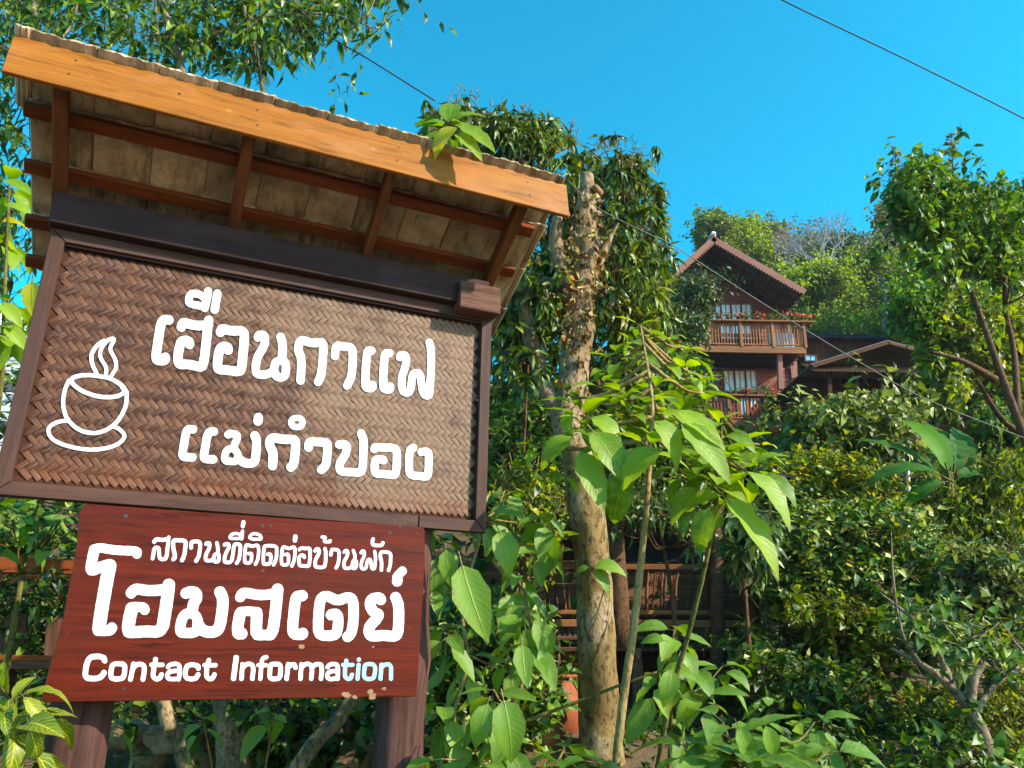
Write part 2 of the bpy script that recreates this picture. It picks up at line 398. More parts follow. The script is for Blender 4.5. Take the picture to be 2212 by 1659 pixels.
# ---- woven bamboo panel
WD = -0.034
back = MB(); back.box(B_ - .01, W_ - B_ + .01, -WD + .005, -WD + .02, -H_ + B_ - .01, -B_ + .01)
panel = link('woven_panel', back.me('woven_panel'), sign, M['darkwood'])
def bamboo():
    m, t, p, o = new_mat('woven_bamboo')
    at = t.nodes.new('ShaderNodeAttribute'); at.attribute_name = 'lf'
    sx = t.nodes.new('ShaderNodeSeparateXYZ'); t.links.new(at.outputs['Vector'], sx.inputs[0])
    u, v, z = sx.outputs
    cb = t.nodes.new('ShaderNodeCombineXYZ'); t.links.new(math_(t, 'MULTIPLY', u, 5.5), cb.inputs[0]); t.links.new(math_(t, 'MULTIPLY', v, 0.5), cb.inputs[1]); t.links.new(math_(t, 'MULTIPLY', z, 50.0), cb.inputs[2])
    st = noise(t, cb.outputs[0], 1.6, 4, 0.7)
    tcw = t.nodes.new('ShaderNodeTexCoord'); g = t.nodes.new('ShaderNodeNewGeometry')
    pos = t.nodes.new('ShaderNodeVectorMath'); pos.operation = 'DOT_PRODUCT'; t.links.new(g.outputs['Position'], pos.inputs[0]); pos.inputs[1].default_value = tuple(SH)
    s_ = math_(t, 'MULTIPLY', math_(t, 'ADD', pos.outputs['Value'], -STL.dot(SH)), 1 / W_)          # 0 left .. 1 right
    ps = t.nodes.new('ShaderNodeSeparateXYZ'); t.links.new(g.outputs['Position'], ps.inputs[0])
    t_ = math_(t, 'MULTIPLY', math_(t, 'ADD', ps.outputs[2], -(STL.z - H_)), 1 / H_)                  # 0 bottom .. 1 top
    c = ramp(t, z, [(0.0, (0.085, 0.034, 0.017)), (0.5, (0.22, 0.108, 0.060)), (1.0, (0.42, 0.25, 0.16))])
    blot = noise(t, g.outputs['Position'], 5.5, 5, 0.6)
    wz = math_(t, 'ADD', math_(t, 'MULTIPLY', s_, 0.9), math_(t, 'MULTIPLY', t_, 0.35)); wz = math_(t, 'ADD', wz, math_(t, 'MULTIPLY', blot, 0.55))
    c = mixc(t, ramp(t, wz, [(0.85, 0.0), (1.65, 0.80)]), c, (0.66, 0.68, 0.60))                      # silvery glancing sheen of the right side painted in as grey
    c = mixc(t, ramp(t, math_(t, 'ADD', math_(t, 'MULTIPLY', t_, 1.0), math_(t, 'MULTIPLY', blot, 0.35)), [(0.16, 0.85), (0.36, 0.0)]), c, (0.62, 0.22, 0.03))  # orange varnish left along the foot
    c = mixc(t, ramp(t, blot, [(0.34, 0.6), (0.46, 0.0)]), c, (0.085, 0.055, 0.05))
    c = mixc(t, ramp(t, st, [(0.52, 0.0), (0.60, 0.85)]), c, (0.80, 0.62, 0.45))
    c = mixc(t, ramp(t, st, [(0.30, 0.9), (0.41, 0.0)]), c, (0.03, 0.015, 0.012))
    c = mixc(t, 1.0, c, (0.30, 0.178, 0.118), 'MULTIPLY')
    t.links.new(c, p.inputs['Base Color']); p.inputs['Roughness'].default_value = 0.5; p.inputs['Specular IOR Level'].default_value = 0.3
    bump(t, p, st, 0.5, 0.003)
    return m
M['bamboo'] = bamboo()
def set_lf(me, arr):
    a = me.attributes.new('lf', 'FLOAT_VECTOR', 'POINT'); a.data.foreach_set('vector', np.asarray(arr, dtype=np.float32).ravel())
PW = 0.0243; rs = np.random.RandomState(4)
def float_mesh(tone, seed):
    """one visible float of a strip: arched, ends tucked under; local X along"""
    n = 6; L = PW * 2.04; w = PW * rs.uniform(.80, .97); vs = []; lf = []; k = rs.uniform(0, 9)
    for i in range(n + 1):
        a = i / n; x = (a - .5) * L; hgt = 0.0022 * math.sin(math.pi * a) ** 0.4 - 0.0008
        for u in (-1, -0.5, 0.5, 1):
            vs.append((x, u * w / 2, hgt - (0.0006 if abs(u) == 1 else 0))); lf.append((u + k, a * 1.0 + k, tone))
    fs = [(i * 4 + j, (i + 1) * 4 + j, (i + 1) * 4 + j + 1, i * 4 + j + 1) for i in range(n) for j in range(3)]
    return vs, fs, lf
bm_ = MB(); lfs = []; indiv = []
x0, x1, z0, z1 = B_, W_ - B_, -H_ + B_, -B_
NI = 120
allf = []
for i in range(-40, 130):
    for j in range(-95, 90):
        c4 = (i + j) % 4
        for kind in (0, 1):                                    # 0: "\" strips on top, 1: "/" strips on top
            if kind == 0 and c4 != 0: continue
            if kind == 1 and c4 != 2: continue
            # cell centre; axis A = (1,1)/sqrt2 for i, B = (-1,1)/sqrt2 for j
            ci, cj = i + .5, j + .5
            if kind == 0: cj += .5                             # covers (i,j),(i,j+1): runs along B = "\"
            else: ci += .5
            sx_ = (ci - cj) * PW / math.sqrt(2); tz_ = (ci + cj) * PW / math.sqrt(2) - H_
            if x0 + .008 < sx_ < x1 - .008 and z0 + .006 < tz_ < z1 - .006: allf.append((sx_, tz_, kind))
strip_tone = {}
fm = []
for q in range(42):
    vs, fs, lf = float_mesh(0.04 + 0.92 * (q % 14) / 13.0, q); fm.append((vs, fs, lf))
fmesh = []
for vs, fs, lf in fm:
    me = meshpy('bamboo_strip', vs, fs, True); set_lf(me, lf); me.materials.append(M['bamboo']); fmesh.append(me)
allf.sort(key=lambda q: q[0] + 0.2 * abs(q[1] + .6))
for n_, (sx_, tz_, kind) in enumerate(allf):
    ang = R_(135 if kind == 0 else 45) + rs.normal(0, 0.035)
    sid = (kind, round((sx_ + (tz_ if kind == 0 else -tz_)) / PW * 1.414)); base = strip_tone.setdefault(sid, rs.uniform(0.1, 0.9))
    tone = np.clip(base * 0.45 + rs.uniform(-.1, 1.1) * 0.55 + (0.20 if kind == 0 else -0.30), 0, 1)  # sheen painted in: one strip direction lighter, the other darker
    x = np.array([math.cos(ang), math.sin(ang)]); 
    M4 = Matrix(((x[0], -x[1], 0, sx_), (0, 0, -1, -WD), (x[1], x[0], 0, tz_), (0, 0, 0, 1)))
    q = int(round(tone * 13)) + 14 * rs.randint(3)
    tilt = Matrix.Rotation(rs.normal(0, 0.035), 4, 'X') @ Matrix.Rotation(rs.normal(0, 0.02), 4, 'Y')
    M4 = M4 @ tilt
    if n_ < 300: link('bamboo_strip', fmesh[q], panel, M=M4)
    else:
        vs, fs, lf = fm[q]; bm_.add([M4 @ Vector(v) for v in vs], fs); lfs += [(a + n_ * .37, b, c) for a, b, c in lf]
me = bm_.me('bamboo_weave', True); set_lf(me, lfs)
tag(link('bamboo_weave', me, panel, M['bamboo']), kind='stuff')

# ---- painted letters traced as brush strokes: list of (region, [(radius, closed, [x,y,...]), ...])
REG = {'A': (550, 1060, 4.0), 'B': (1090, 1200, 4.0), 'C': (640, 1500, 4.0), 'D': (1120, 1500, 4.0), 'U': (150, 1240, 4.0),
       'E': (300, 2030, 4.0), 'F': (830, 2080, 4.0), 'G': (1130, 2080, 4.0), 'H': (550, 1930, 4.424), 'I': (1020, 1930, 4.424),
       'J': (300, 2420, 3.687), 'K': (900, 2420, 3.687)}
BIG = [
 ('A', [(70, [335,560, 260,548, 212,610, 175,850, 135,1120, 160,1168, 270,1172, 278,1120])]),
 ('A', [(70, [520,665, 540,592, 640,622, 760,648, 900,635]), (70, [930,565, 918,640, 895,880, 865,1150, 840,1250, 800,1268, 700,1238, 600,1222, 480,1230, 465,1120, 492,950, 528,862, 635,872, 642,925])]),
 ('A', [(70, [1108,742, 1125,684, 1265,727, 1420,715, 1468,770, 1462,900, 1440,1120, 1425,1280, 1390,1342, 1200,1308, 1075,1305, 1058,1230, 1078,1060, 1112,958, 1215,958, 1222,1010])]),
 ('A', [(62, [1668,822, 1690,775, 1765,788, 1780,880, 1745,985, 1655,1120, 1630,1290, 1655,1378, 1790,1382, 1900,1330, 1925,1215, 1960,1175, 2070,1170, 2095,1260, 2075,1415, 1960,1425, 1918,1340]), (64, [2010,815, 2042,930, 2030,1120])]),
 ('A', [(56, [830,352, 640,318, 625,250, 660,165, 740,160, 830,190, 880,250]), (60, [920,130, 905,250, 870,378]), (50, [880,378, 740,330])]),
 ('A', [(62, [1060,165, 1020,405])]),
 ('B', [(63, [148,905, 160,720, 160,570, 115,470, 120,360, 165,293, 300,345, 400,343, 478,335, 492,420, 480,620, 455,850, 412,925])]),
 ('B', [(61, [665,540, 670,440, 700,374, 800,405, 890,400, 933,450, 930,650, 912,860, 848,982])]),
 ('B', [(61, [1212,462, 1160,457, 1142,530, 1125,750, 1118,970, 1142,1022, 1225,1025, 1228,975])]),
 ('B', [(61, [1478,498, 1425,496, 1405,560, 1392,780, 1385,985, 1405,1040, 1490,1045, 1492,1000])]),
 ('B', [(57, [1640,560, 1650,520, 1725,528, 1737,620, 1712,730, 1668,840, 1662,990, 1690,1085, 1775,1095, 1806,1010, 1820,860, 1850,792, 1922,792, 1950,860, 1968,1000, 1990,1100, 2030,1138, 2080,1130, 2090,1000, 2108,700, 2108,450, 2080,338])]),
 ('C', [(62, [335,440, 262,435, 225,500, 198,680, 170,830, 205,857, 325,860])]),
 ('C', [(62, [648,472, 580,476, 545,540, 515,730, 490,860, 525,887, 638,890])]),
 ('C', [(56, [860,520, 885,500, 990,515, 1003,570, 965,650, 945,720]), (54, [945,725, 860,735, 815,800, 805,900, 860,922, 985,925, 1012,860, 1005,790, 945,725]), (66, [1010,870, 1100,950, 1240,952, 1275,880, 1288,700, 1288,590, 1262,535])]),
 ('C', [(68, [1315,262, 1310,315])]),
 ('C', [(68, [1528,985, 1540,800, 1505,725, 1480,660, 1490,595, 1545,562, 1680,592, 1800,590, 1872,600, 1876,700, 1858,880, 1845,970, 1802,1008])]),
 ('C', [(46, [1810,270, 1975,270, 1978,405, 1812,405, 1810,270])]),
 ('D', [(64, [148,712, 150,645, 190,620, 300,632, 405,632, 436,680, 425,850, 410,985, 340,1045])]),
 ('D', [(61, [607,668, 640,660, 718,672, 726,750, 683,850, 620,935, 610,1030, 645,1078, 780,1080, 925,1092, 960,1040, 970,800, 978,600, 938,500])]),
 ('D', [(60, [1135,735, 1150,700, 1260,715, 1430,712, 1476,770, 1470,950, 1458,1110, 1420,1130, 1290,1108, 1160,1110, 1137,1050, 1140,930, 1165,888, 1262,890, 1272,905])]),
 ('D', [(58, [1722,715, 1672,742, 1655,850, 1655,1060, 1680,1130, 1800,1140, 1930,1155, 1945,1100, 1952,900, 1950,785, 1900,768, 1842,780])]),
]
CUP = [('U', [(31, [455,755, 500,700, 600,672, 720,663, 850,678, 1000,700, 1100,735, 1200,800, 1268,868, 1268,925, 1200,970, 1080,1000, 930,997, 800,970, 650,915, 530,840, 455,755]),
  (33, [450,750, 480,780]), (36, [1240,850, 1280,900]),
  (30, [435,750, 375,870, 345,1020, 348,1150, 390,1300, 480,1410, 600,1500, 760,1540, 900,1530, 1050,1460, 1150,1380, 1250,1230, 1300,1080, 1300,920]),
  (29, [398,1352, 260,1365, 150,1430, 112,1510, 178,1626, 304,1698, 557,1768, 810,1792, 1064,1752, 1226,1668, 1272,1580, 1250,1530, 1170,1462, 1098,1438])]),
 ('U', [(30, [860,680, 840,620, 780,500, 763,370, 820,260, 890,190, 965,150]), (28, [975,695, 1000,620, 985,530, 905,410, 898,310, 950,210, 1030,130, 1100,112, 1112,140, 1060,230, 1055,300, 1130,430, 1150,540, 1110,620, 1045,705])])]
LOW = [
 ('E', [(70, [852,190, 855,142, 600,138, 420,118, 300,92, 215,120]), (80, [215,125, 185,260, 155,428, 200,435, 300,388, 400,355]), (100, [446,366, 412,520, 345,900, 290,1240, 288,1315]), (78, [270,1340, 450,1342, 478,1296])]),
 ('E', [(82, [768,775, 800,735, 860,712, 1000,740, 1150,737, 1300,720]), (94, [1332,655, 1310,850, 1287,1000, 1245,1260]), (88, [1240,1270, 1190,1362, 1000,1348, 850,1362, 740,1362]), (96, [735,1350, 722,1290, 745,1140, 778,1010]), (74, [790,985, 955,985, 970,1030])]),
 ('E', [(82, [1590,780, 1640,755, 1740,760, 1760,850, 1700,930, 1690,1010]), (76, [1690,1070, 1570,1088, 1515,1200, 1495,1360, 1560,1375, 1720,1375, 1770,1300, 1765,1150, 1690,1070]), (86, [1770,1250, 1850,1360, 2050,1362, 2105,1250, 2140,1000, 2145,850, 2100,762])]),
 ('F', [(76, [283,636, 320,570, 400,575, 560,608, 700,602, 830,570]), (86, [845,520, 828,700, 802,950, 775,1130, 745,1185]), (78, [740,1205, 540,1205]), (86, [525,1170, 525,1050, 532,900]), (70, [540,858, 400,845, 290,855]), (86, [282,890, 255,1000, 238,1185, 305,1185])]),
 ('F', [(81, [1215,615, 1135,622, 1108,690, 1085,900, 1065,1120, 1090,1198, 1210,1200, 1222,1178])]),
 ('F', [(78, [1645,905, 1665,888, 1735,888, 1755,950, 1750,1100, 1715,1215, 1500,1218, 1448,1150, 1458,900, 1478,690, 1530,625, 1605,622, 1745,698, 1895,630, 1975,670, 1988,850, 1975,1050, 1950,1180, 1895,1232])]),
 ('G', [(81, [1190,675, 1172,645, 1065,655, 1026,730, 1050,820, 1115,885, 1165,890, 1130,965, 1030,1060, 1008,1140, 1035,1222, 1150,1220, 1230,1208, 1400,1230, 1448,1180, 1462,1000, 1462,760, 1415,642])]),
 ('G', [(66, [1515,245, 1435,325, 1430,350]), (78, [1438,400, 1442,385])]),
]
TINY = [
 ('H', [(33, [125,450, 150,405, 260,420, 340,410]), (31, [365,378, 350,520, 330,700, 305,740, 220,740, 203,640, 205,545, 130,545, 112,640, 100,728])]),
 ('H', [(33, [440,740, 470,715, 465,640, 438,560, 440,440, 475,420, 600,428, 650,440, 642,560, 618,700, 585,758])]),
 ('H', [(31, [735,548, 740,465, 762,445, 880,443, 890,500, 873,680, 818,768])]),
 ('H', [(29, [985,490, 1000,465, 1050,473, 1040,560, 982,660, 970,755, 1040,768, 1100,750, 1130,655, 1190,645, 1203,700, 1190,782, 1130,785, 1108,745]), (29, [1165,468, 1185,560, 1180,630])]),
 ('H', [(29, [1290,500, 1310,483, 1368,490, 1360,560, 1300,660, 1288,780, 1320,793, 1408,790, 1432,650, 1450,500, 1480,488, 1555,490, 1555,600, 1530,750, 1493,803])]),
 ('H', [(25, [1372,392, 1400,325, 1500,305, 1565,345, 1570,392, 1480,397, 1372,392]), (28, [1590,275, 1575,400])]),
 ('H', [(33, [1605,125, 1595,190])]),
 ('H', [(27, [1692,645, 1745,638, 1740,740, 1720,800, 1630,803, 1622,750, 1638,520, 1670,493, 1750,530, 1840,497, 1862,560, 1850,740, 1803,823])]),
 ('H', [(25, [1700,402, 1728,330, 1800,310, 1885,338, 1908,395, 1870,410, 1700,402])]),
 ('H', [(28, [2008,660, 2060,648, 2060,780, 2030,823, 1940,823, 1932,760, 1945,540, 1980,512, 2145,518, 2162,580, 2148,740, 2108,832])]),
 ('I', [(27, [218,662, 280,650, 272,800, 245,835, 170,835, 152,780, 168,560, 195,528, 280,570, 360,528, 388,580, 370,770, 328,852])]),
 ('I', [(36, [388,362, 380,428])]),
 ('I', [(28, [455,580, 480,550, 560,565, 620,550, 637,600, 622,830, 600,860, 520,845, 450,853, 445,720, 475,672, 530,672, 535,705])]),
 ('I', [(29, [715,600, 740,568, 780,573, 780,650, 720,745, 713,850, 740,872, 868,877, 888,800, 895,640, 880,565])]),
 ('I', [(27, [835,372, 888,372, 868,420, 878,450, 960,452, 962,432])]),
 ('I', [(28, [975,665, 985,600, 1000,573, 1098,583, 1117,640, 1105,800, 1063,882])]),
 ('I', [(27, [1198,622, 1220,593, 1257,600, 1250,690, 1195,772, 1193,870, 1220,892, 1290,888, 1332,850, 1342,762, 1400,752, 1402,880, 1350,898, 1333,862]), (27, [1350,598, 1380,680, 1375,745])]),
 ('I', [(26, [1475,632, 1500,598, 1537,610, 1530,690, 1480,785, 1480,885, 1510,903, 1560,893, 1572,800, 1592,742, 1632,738, 1642,800, 1652,893, 1700,908, 1712,800, 1720,700, 1703,608])]),
 ('I', [(29, [1678,405, 1665,450, 1670,498, 1710,510, 1820,512, 1840,468])]),
 ('I', [(28, [1815,920, 1820,780, 1798,720, 1798,640, 1830,613, 1960,628, 1973,700, 1960,850, 1933,925])]),
]
ENG = [
 ('J', 0, [(38, [340,212, 328,163, 200,148, 122,178, 80,300, 70,430, 115,460, 250,460, 308,420, 332,378])]),
 ('J', 0, [(34, [462,256, 590,252, 624,292, 612,420, 578,465, 450,465, 422,430, 435,300, 462,256])]),
 ('J', 0, [(33, [742,258, 698,470]), (33, [735,310, 790,260, 865,262, 892,300, 885,380, 870,470])]),
 ('J', 0, [(33, [1045,192, 1018,330, 1008,430, 1045,468, 1100,462, 1128,405]), (30, [988,268, 1140,270])]),
 ('J', 0, [(30, [1218,300, 1240,265, 1335,252, 1382,285, 1375,400, 1365,470]), (30, [1370,352, 1250,357, 1208,395, 1207,450, 1255,470, 1345,462])]),
 ('J', 0, [(33, [1638,318, 1630,275, 1500,265, 1462,315, 1450,420, 1488,465, 1600,465, 1632,405])]),
 ('J', 0, [(32, [1780,205, 1752,330, 1745,430, 1785,468, 1832,462, 1858,405]), (30, [1722,273, 1872,275])]),
 ('J', 0, [(36, [2160,168, 2122,458])]),
 ('K', 0, [(31, [35,262, 20,462]), (31, [35,310, 90,258, 160,257, 185,300, 180,380, 170,462])]),
 ('K', 0, [(29, [365,162, 310,182, 298,260, 280,462]), (28, [255,275, 360,275])]),
 ('K', 0, [(32, [432,260, 540,256, 565,300, 558,420, 530,465, 430,465, 408,430, 415,300, 432,260])]),
 ('K', 0, [(31, [665,262, 645,462]), (31, [660,310, 710,265, 755,262, 768,308])]),
 ('K', 0, [(30, [850,262, 835,462]), (30, [850,300, 905,258, 960,256, 1000,295, 985,462]), (30, [1003,300, 1050,260, 1110,258, 1136,300, 1120,462])]),
 ('K', 0, [(29, [1212,300, 1240,265, 1320,253, 1357,290, 1350,462]), (29, [1350,357, 1240,357, 1205,400, 1208,452, 1258,470, 1340,455])]),
 ('K', 1, [(28, [1470,212, 1452,330, 1448,430, 1488,468, 1530,458, 1548,405]), (27, [1424,270, 1556,270])]),
 ('K', 1, [(28, [1640,270, 1625,462]), (28, [1645,196, 1644,199])]),
 ('K', 1, [(28, [1742,260, 1840,258, 1872,300, 1862,420, 1832,466, 1742,466, 1712,430, 1720,300, 1742,260])]),
 ('K', 1, [(28, [1955,268, 1943,462]), (28, [1955,310, 2005,262, 2062,262, 2092,302, 2086,462])]),
]
def glyph(strokes, reg, step=1.6, k=3.2):
    ox, oy, sc = REG[reg]; segs = []
    for r, c in strokes:
        pts = [Vector((c[i], c[i + 1], 0)) for i in range(0, len(c), 2)]
        closed = (pts[0] - pts[-1]).length < 1 and len(pts) > 3
        # corner-preserving smoothing (Chaikin, two passes)
        for _ in range(2):
            q = [pts[0]] if not closed else []
            for a, b in zip(pts[:-1], pts[1:]): q += [a.lerp(b, .25), a.lerp(b, .75)]
            q += [pts[-1]] if not closed else [q[0]]
            pts = q
        for a, b in zip(pts[:-1], pts[1:]): segs.append((ox + a.x / sc, oy + a.y / sc, ox + b.x / sc, oy + b.y / sc, r / sc))
    s = np.array(segs); mr = s[:, 4].max() + 4
    gx = np.arange(min(s[:, 0].min(), s[:, 2].min()) - mr, max(s[:, 0].max(), s[:, 2].max()) + mr, step)
    gy = np.arange(min(s[:, 1].min(), s[:, 3].min()) - mr, max(s[:, 1].max(), s[:, 3].max()) + mr, step)
    X, Y = np.meshgrid(gx, gy, indexing='ij'); D = np.full(X.shape, 1e3)
    for ax, ay, bx, by, r in segs:
        dx, dy = bx - ax, by - ay; L2 = dx * dx + dy * dy + 1e-9
        t = np.clip(((X - ax) * dx + (Y - ay) * dy) / L2, 0, 1)
        D = np.minimum(D, np.hypot(X - ax - t * dx, Y - ay - t * dy) - r)
    rsg = np.random.RandomState(int(ox * 7 + s[0, 0] * 13) % 9999)
    a, b, c, d = rsg.uniform(0, 6, 4)
    D += 0.45 * np.sin(X * 0.21 + a) * np.sin(Y * 0.17 + b) + 0.25 * np.sin(X * 0.5 + c) * np.sin(Y * 0.43 + d)
    # marching squares -> loops
    nxt = {}
    def ip(i, j, i2, j2):
        key = (i, j, i2, j2) if (i, j) < (i2, j2) else (i2, j2, i, j)
        return key
    def pt(key):
        i, j, i2, j2 = key; d1, d2 = D[i, j], D[i2, j2]; t = d1 / (d1 - d2)
        return (gx[i] + (gx[i2] - gx[i]) * t, gy[j] + (gy[j2] - gy[j]) * t)
    ins = D < 0
    q = ins[:-1, :-1].astype(int) + ins[1:, :-1] * 2 + ins[1:, 1:] * 4 + ins[:-1, 1:] * 8
    for i, j in zip(*np.nonzero((q > 0) & (q < 15))):
        m = q[i, j]; e = [ip(i, j, i + 1, j), ip(i + 1, j, i + 1, j + 1), ip(i, j + 1, i + 1, j + 1), ip(i, j, i, j + 1)]
        tab = {1: [(3, 0)], 2: [(0, 1)], 3: [(3, 1)], 4: [(1, 2)], 5: [(3, 0), (1, 2)], 6: [(0, 2)], 7: [(3, 2)], 8: [(2, 3)], 9: [(2, 0)], 10: [(0, 1), (2, 3)], 11: [(2, 1)], 12: [(1, 3)], 13: [(1, 0)], 14: [(0, 3)]}[m]
        for a_, b_ in tab: nxt[e[a_]] = e[b_]
    loops = []
    while nxt:
        k0 = next(iter(nxt)); lp = [k0]; k1 = nxt.pop(k0)
        while k1 != k0 and k1 in nxt: lp.append(k1); k1 = nxt.pop(k1)
        P2 = [pt(a_) for a_ in lp]
        if len(P2) > 8: loops.append(P2[::2] if len(P2) > 30 else P2)
    return loops
def letter(strokes, reg, d, parent, mat, step=1.6, th=0.0016, name='letter'):
    loops = []
    for lp in glyph(strokes, reg, step):
        loops.append([S2(*srcpx(x, y), d) for x, y in lp])
    # group every hole with the outline it lies in, then fill each outline on its own
    flat = [[Vector((p.x, p.z, 0)) for p in lp] for lp in loops]
    def area(lp): return 0.5 * sum(a.x * b.y - b.x * a.y for a, b in zip(lp, lp[1:] + lp[:1]))
    def inside(q, lp):
        c_ = False
        for a, b in zip(lp, lp[1:] + lp[:1]):
            if (a.y > q.y) != (b.y > q.y) and q.x < (b.x - a.x) * (q.y - a.y) / (b.y - a.y) + a.x: c_ = not c_
        return c_
    depth = [sum(inside(lp[0], o) for j, o in enumerate(flat) if j != i) for i, lp in enumerate(flat)]
    starts = [sum(len(l) for l in flat[:i]) for i in range(len(flat))]; tris = []
    for i, lp in enumerate(flat):
        if depth[i] % 2: continue
        grp = [i] + [j for j, o in enumerate(flat) if depth[j] == depth[i] + 1 and inside(o[0], lp)]
        mp = [starts[j] + k for j in grp for k in range(len(flat[j]))]
        tris += [tuple(mp[k] for k in t) for t in tessellate_polygon([flat[j] for j in grp])]
    allp = [p for lp in loops for p in lp]; n = len(allp)
    c = sum(allp, Vector()) / n
    vs = [p - c for p in allp] + [p - c + Vector((0, th, 0)) for p in allp]
    fs = []
    for t in tris:
        a, b, e = (allp[i] for i in t)
        nrm = (b - a).cross(e - a)
        fs.append(tuple(t) if nrm.y < 0 else tuple(t[::-1]))
    o_ = 0
    for lp in loops:
        m = len(lp)
        for i in range(m): fs.append((o_ + i, o_ + (i + 1) % m, n + o_ + (i + 1) % m, n + o_ + i))
        o_ += m
    return link(name, meshpy(name, vs, fs), parent, mat, Matrix.Translation(c))
LD = WD + 0.0052
for reg, st in BIG: letter(st, reg, LD, panel, M['paint'])
letter(CUP[0][1], 'U', LD, panel, M['paint'], 1.3, name='painted_cup')
letter(CUP[1][1], 'U', LD, panel, M['paint'], 1.3, name='painted_steam')

# ---- lower red board (its outline is slightly cut and curved)
LDp = 0.035
out = [(400,22),(385,60),(375,200),(355,330),(335,420),(308,560),(272,700),(242,800),(217,900),(203,972),(214,982),(560,976),(900,971),(1500,961),(2022,953),(2032,940),(2040,850),(2056,600),(2069,400),(2075,140),(2062,124),(1400,82),(900,47),(500,17),(425,12)]
op = [S2(*srcpx(x / 1.3012, 1880 + y / 1.3012), LDp) for x, y in out]
cB = sum(op, Vector()) / len(op); n = len(op); e = 0.004
vs = []
for p in op: q = p - cB; vs.append(Vector((q.x * (1 - e), 0, q.z * (1 - e * 1.8))))
for p in op: q = p - cB; vs.append(Vector((q.x, .004, q.z)))
for p in op: q = p - cB; vs.append(Vector((q.x, .032, q.z)))
fs = [tuple(range(n))] + [(i, n + i, n + (i + 1) % n, (i + 1) % n) for i in range(n)] + [(n + i, 2 * n + i, 2 * n + (i + 1) % n, n + (i + 1) % n) for i in range(n)] + [tuple(range(2 * n, 3 * n))[::-1]]
me = meshpy('lower_board', vs, fs); bmn = me
lower = link('lower_board', me, sign, M['redboard'], Matrix.Translation(cB))
import bmesh as _b
_m = _b.new(); _m.from_mesh(me); _b.ops.recalc_face_normals(_m, faces=_m.faces); _m.to_mesh(me); _m.free()
def low_letter(st, reg, mat=None, step=1.6):
    o = letter(st, reg, LDp + 0.0015, sign, mat or M['paint'], step)
    o.parent = lower; o.matrix_basis = Matrix.Translation(-cB) @ o.matrix_basis; return o
for reg, st in LOW: low_letter(st, reg)
for reg, st in TINY: low_letter(st, reg, step=0.9)
for reg, blue, st in ENG: low_letter(st, reg, M['blueletter'] if blue else M['paint'], 1.0)
# flaked paint patches and nail heads
def disc(px, py, d, r, mat, parent, name, off, th=0.002, seg=9, jag=0.0):
    c = S2(*srcpx(px, py), d); rr = random.Random(int(px))
    vs = []; 
    for yy, k in ((0, .85), (th, 1)):
        for i in range(seg):
            a = 2 * math.pi * i / seg; q = r * k * (1 + rr.uniform(-jag, jag)); vs.append((math.cos(a) * q * (1.6 if jag else 1), yy, math.sin(a) * q))
    fs = [tuple(range(seg))[::-1]] + [(i, (i + 1) % seg, seg + (i + 1) % seg, seg + i) for i in range(seg)]
    return link(name, meshpy(name, vs, fs), parent, mat, Matrix.Translation(c - off))
M['bare'] = plain('flaked_bare_wood', (0.26, 0.15, 0.07), rough=0.8, var=0.2)
for x, y, r in [(471, 1934, .009), (985, 1972, .007), (1014, 1972, .006), (1463, 1998, .007), (464, 2582, .006), (985, 2140, .007), (1500, 1975, .006)]:
    disc(x, y, LDp + .0006, r, M['steel'], lower, 'nail_head', cB)
for x, y, r in [(1130, 2424, .009), (1298, 2606, .013), (1330, 2614, .008), (1390, 2594, .011), (1396, 2611, .012), (1440, 2582, .007), (1400, 2426, .004)]:
    disc(x, y, LDp + .0004, r, M['bare'], lower, 'flaked_patch', cB, seg=11, jag=.35)
for x, y in [(160, 1080), (1790, 1500), (680, 1080), (1120, 1895), (1175, 1885), (1490, 1945), (1530, 1950), (470, 1868), (120, 1300), (1250, 1125)]:
    disc(x, y, 0.0006, .004, M['steel'], sign, 'nail_head', Vector((0, 0, 0)))

# ---- posts
def post(s, rad, bulge, seed):
    rr = random.Random(seed); pts = []; rd = []
    zb = -STL.z - 0.1
    k = 40
    for i in range(k + 1):
        a = i / k; z = zb + (0.10 - zb) * a
        pts.append(SD(s + 0.008 * math.sin(a * 7 + seed), -0.175, z)); rd.append(rad * (1 + 0.03 * math.sin(a * 11 + seed) + (bulge * math.exp(-((z + 1.72) / .09) ** 2))))
    vs, fs = tube(pts, rd, 28, True, 0.0)
    vs2 = []
    for i, v in enumerate(vs):
        c = pts[i // 28]; th_ = (i % 28); f = 1 + 0.022 * math.sin(th_ * 2.3 + seed) + 0.014 * math.sin(th_ * 5.1 + 0.3 * math.sin(v.z * 3)) + rr.uniform(-.006, .006)
        vs2.append(c + (v - c) * f)
    me = meshpy('post', [(v.z, v.x - s, v.y) for v in vs2], fs, True)
    Mx = Matrix(((0, 1, 0, s), (0, 0, 1, 0), (1, 0, 0, 0), (0, 0, 0, 1)))
    return link('post', me, sign, M['post'], Mx)
post(0.440, 0.111, 0.0, 1); post(1.712, 0.112, 0.14, 5)

# ---- beam and end block over the frame
sbar('beam', (-0.012, 0.015, 0.0765), (2.0, 0.015, 0.0765), 0.075, 0.149, M['beam'])
sbar('beam_end_block', (1.826, 0.044, 0.034), (2.052, 0.044, 0.034), 0.090, 0.150, M['block'], c=0.006)

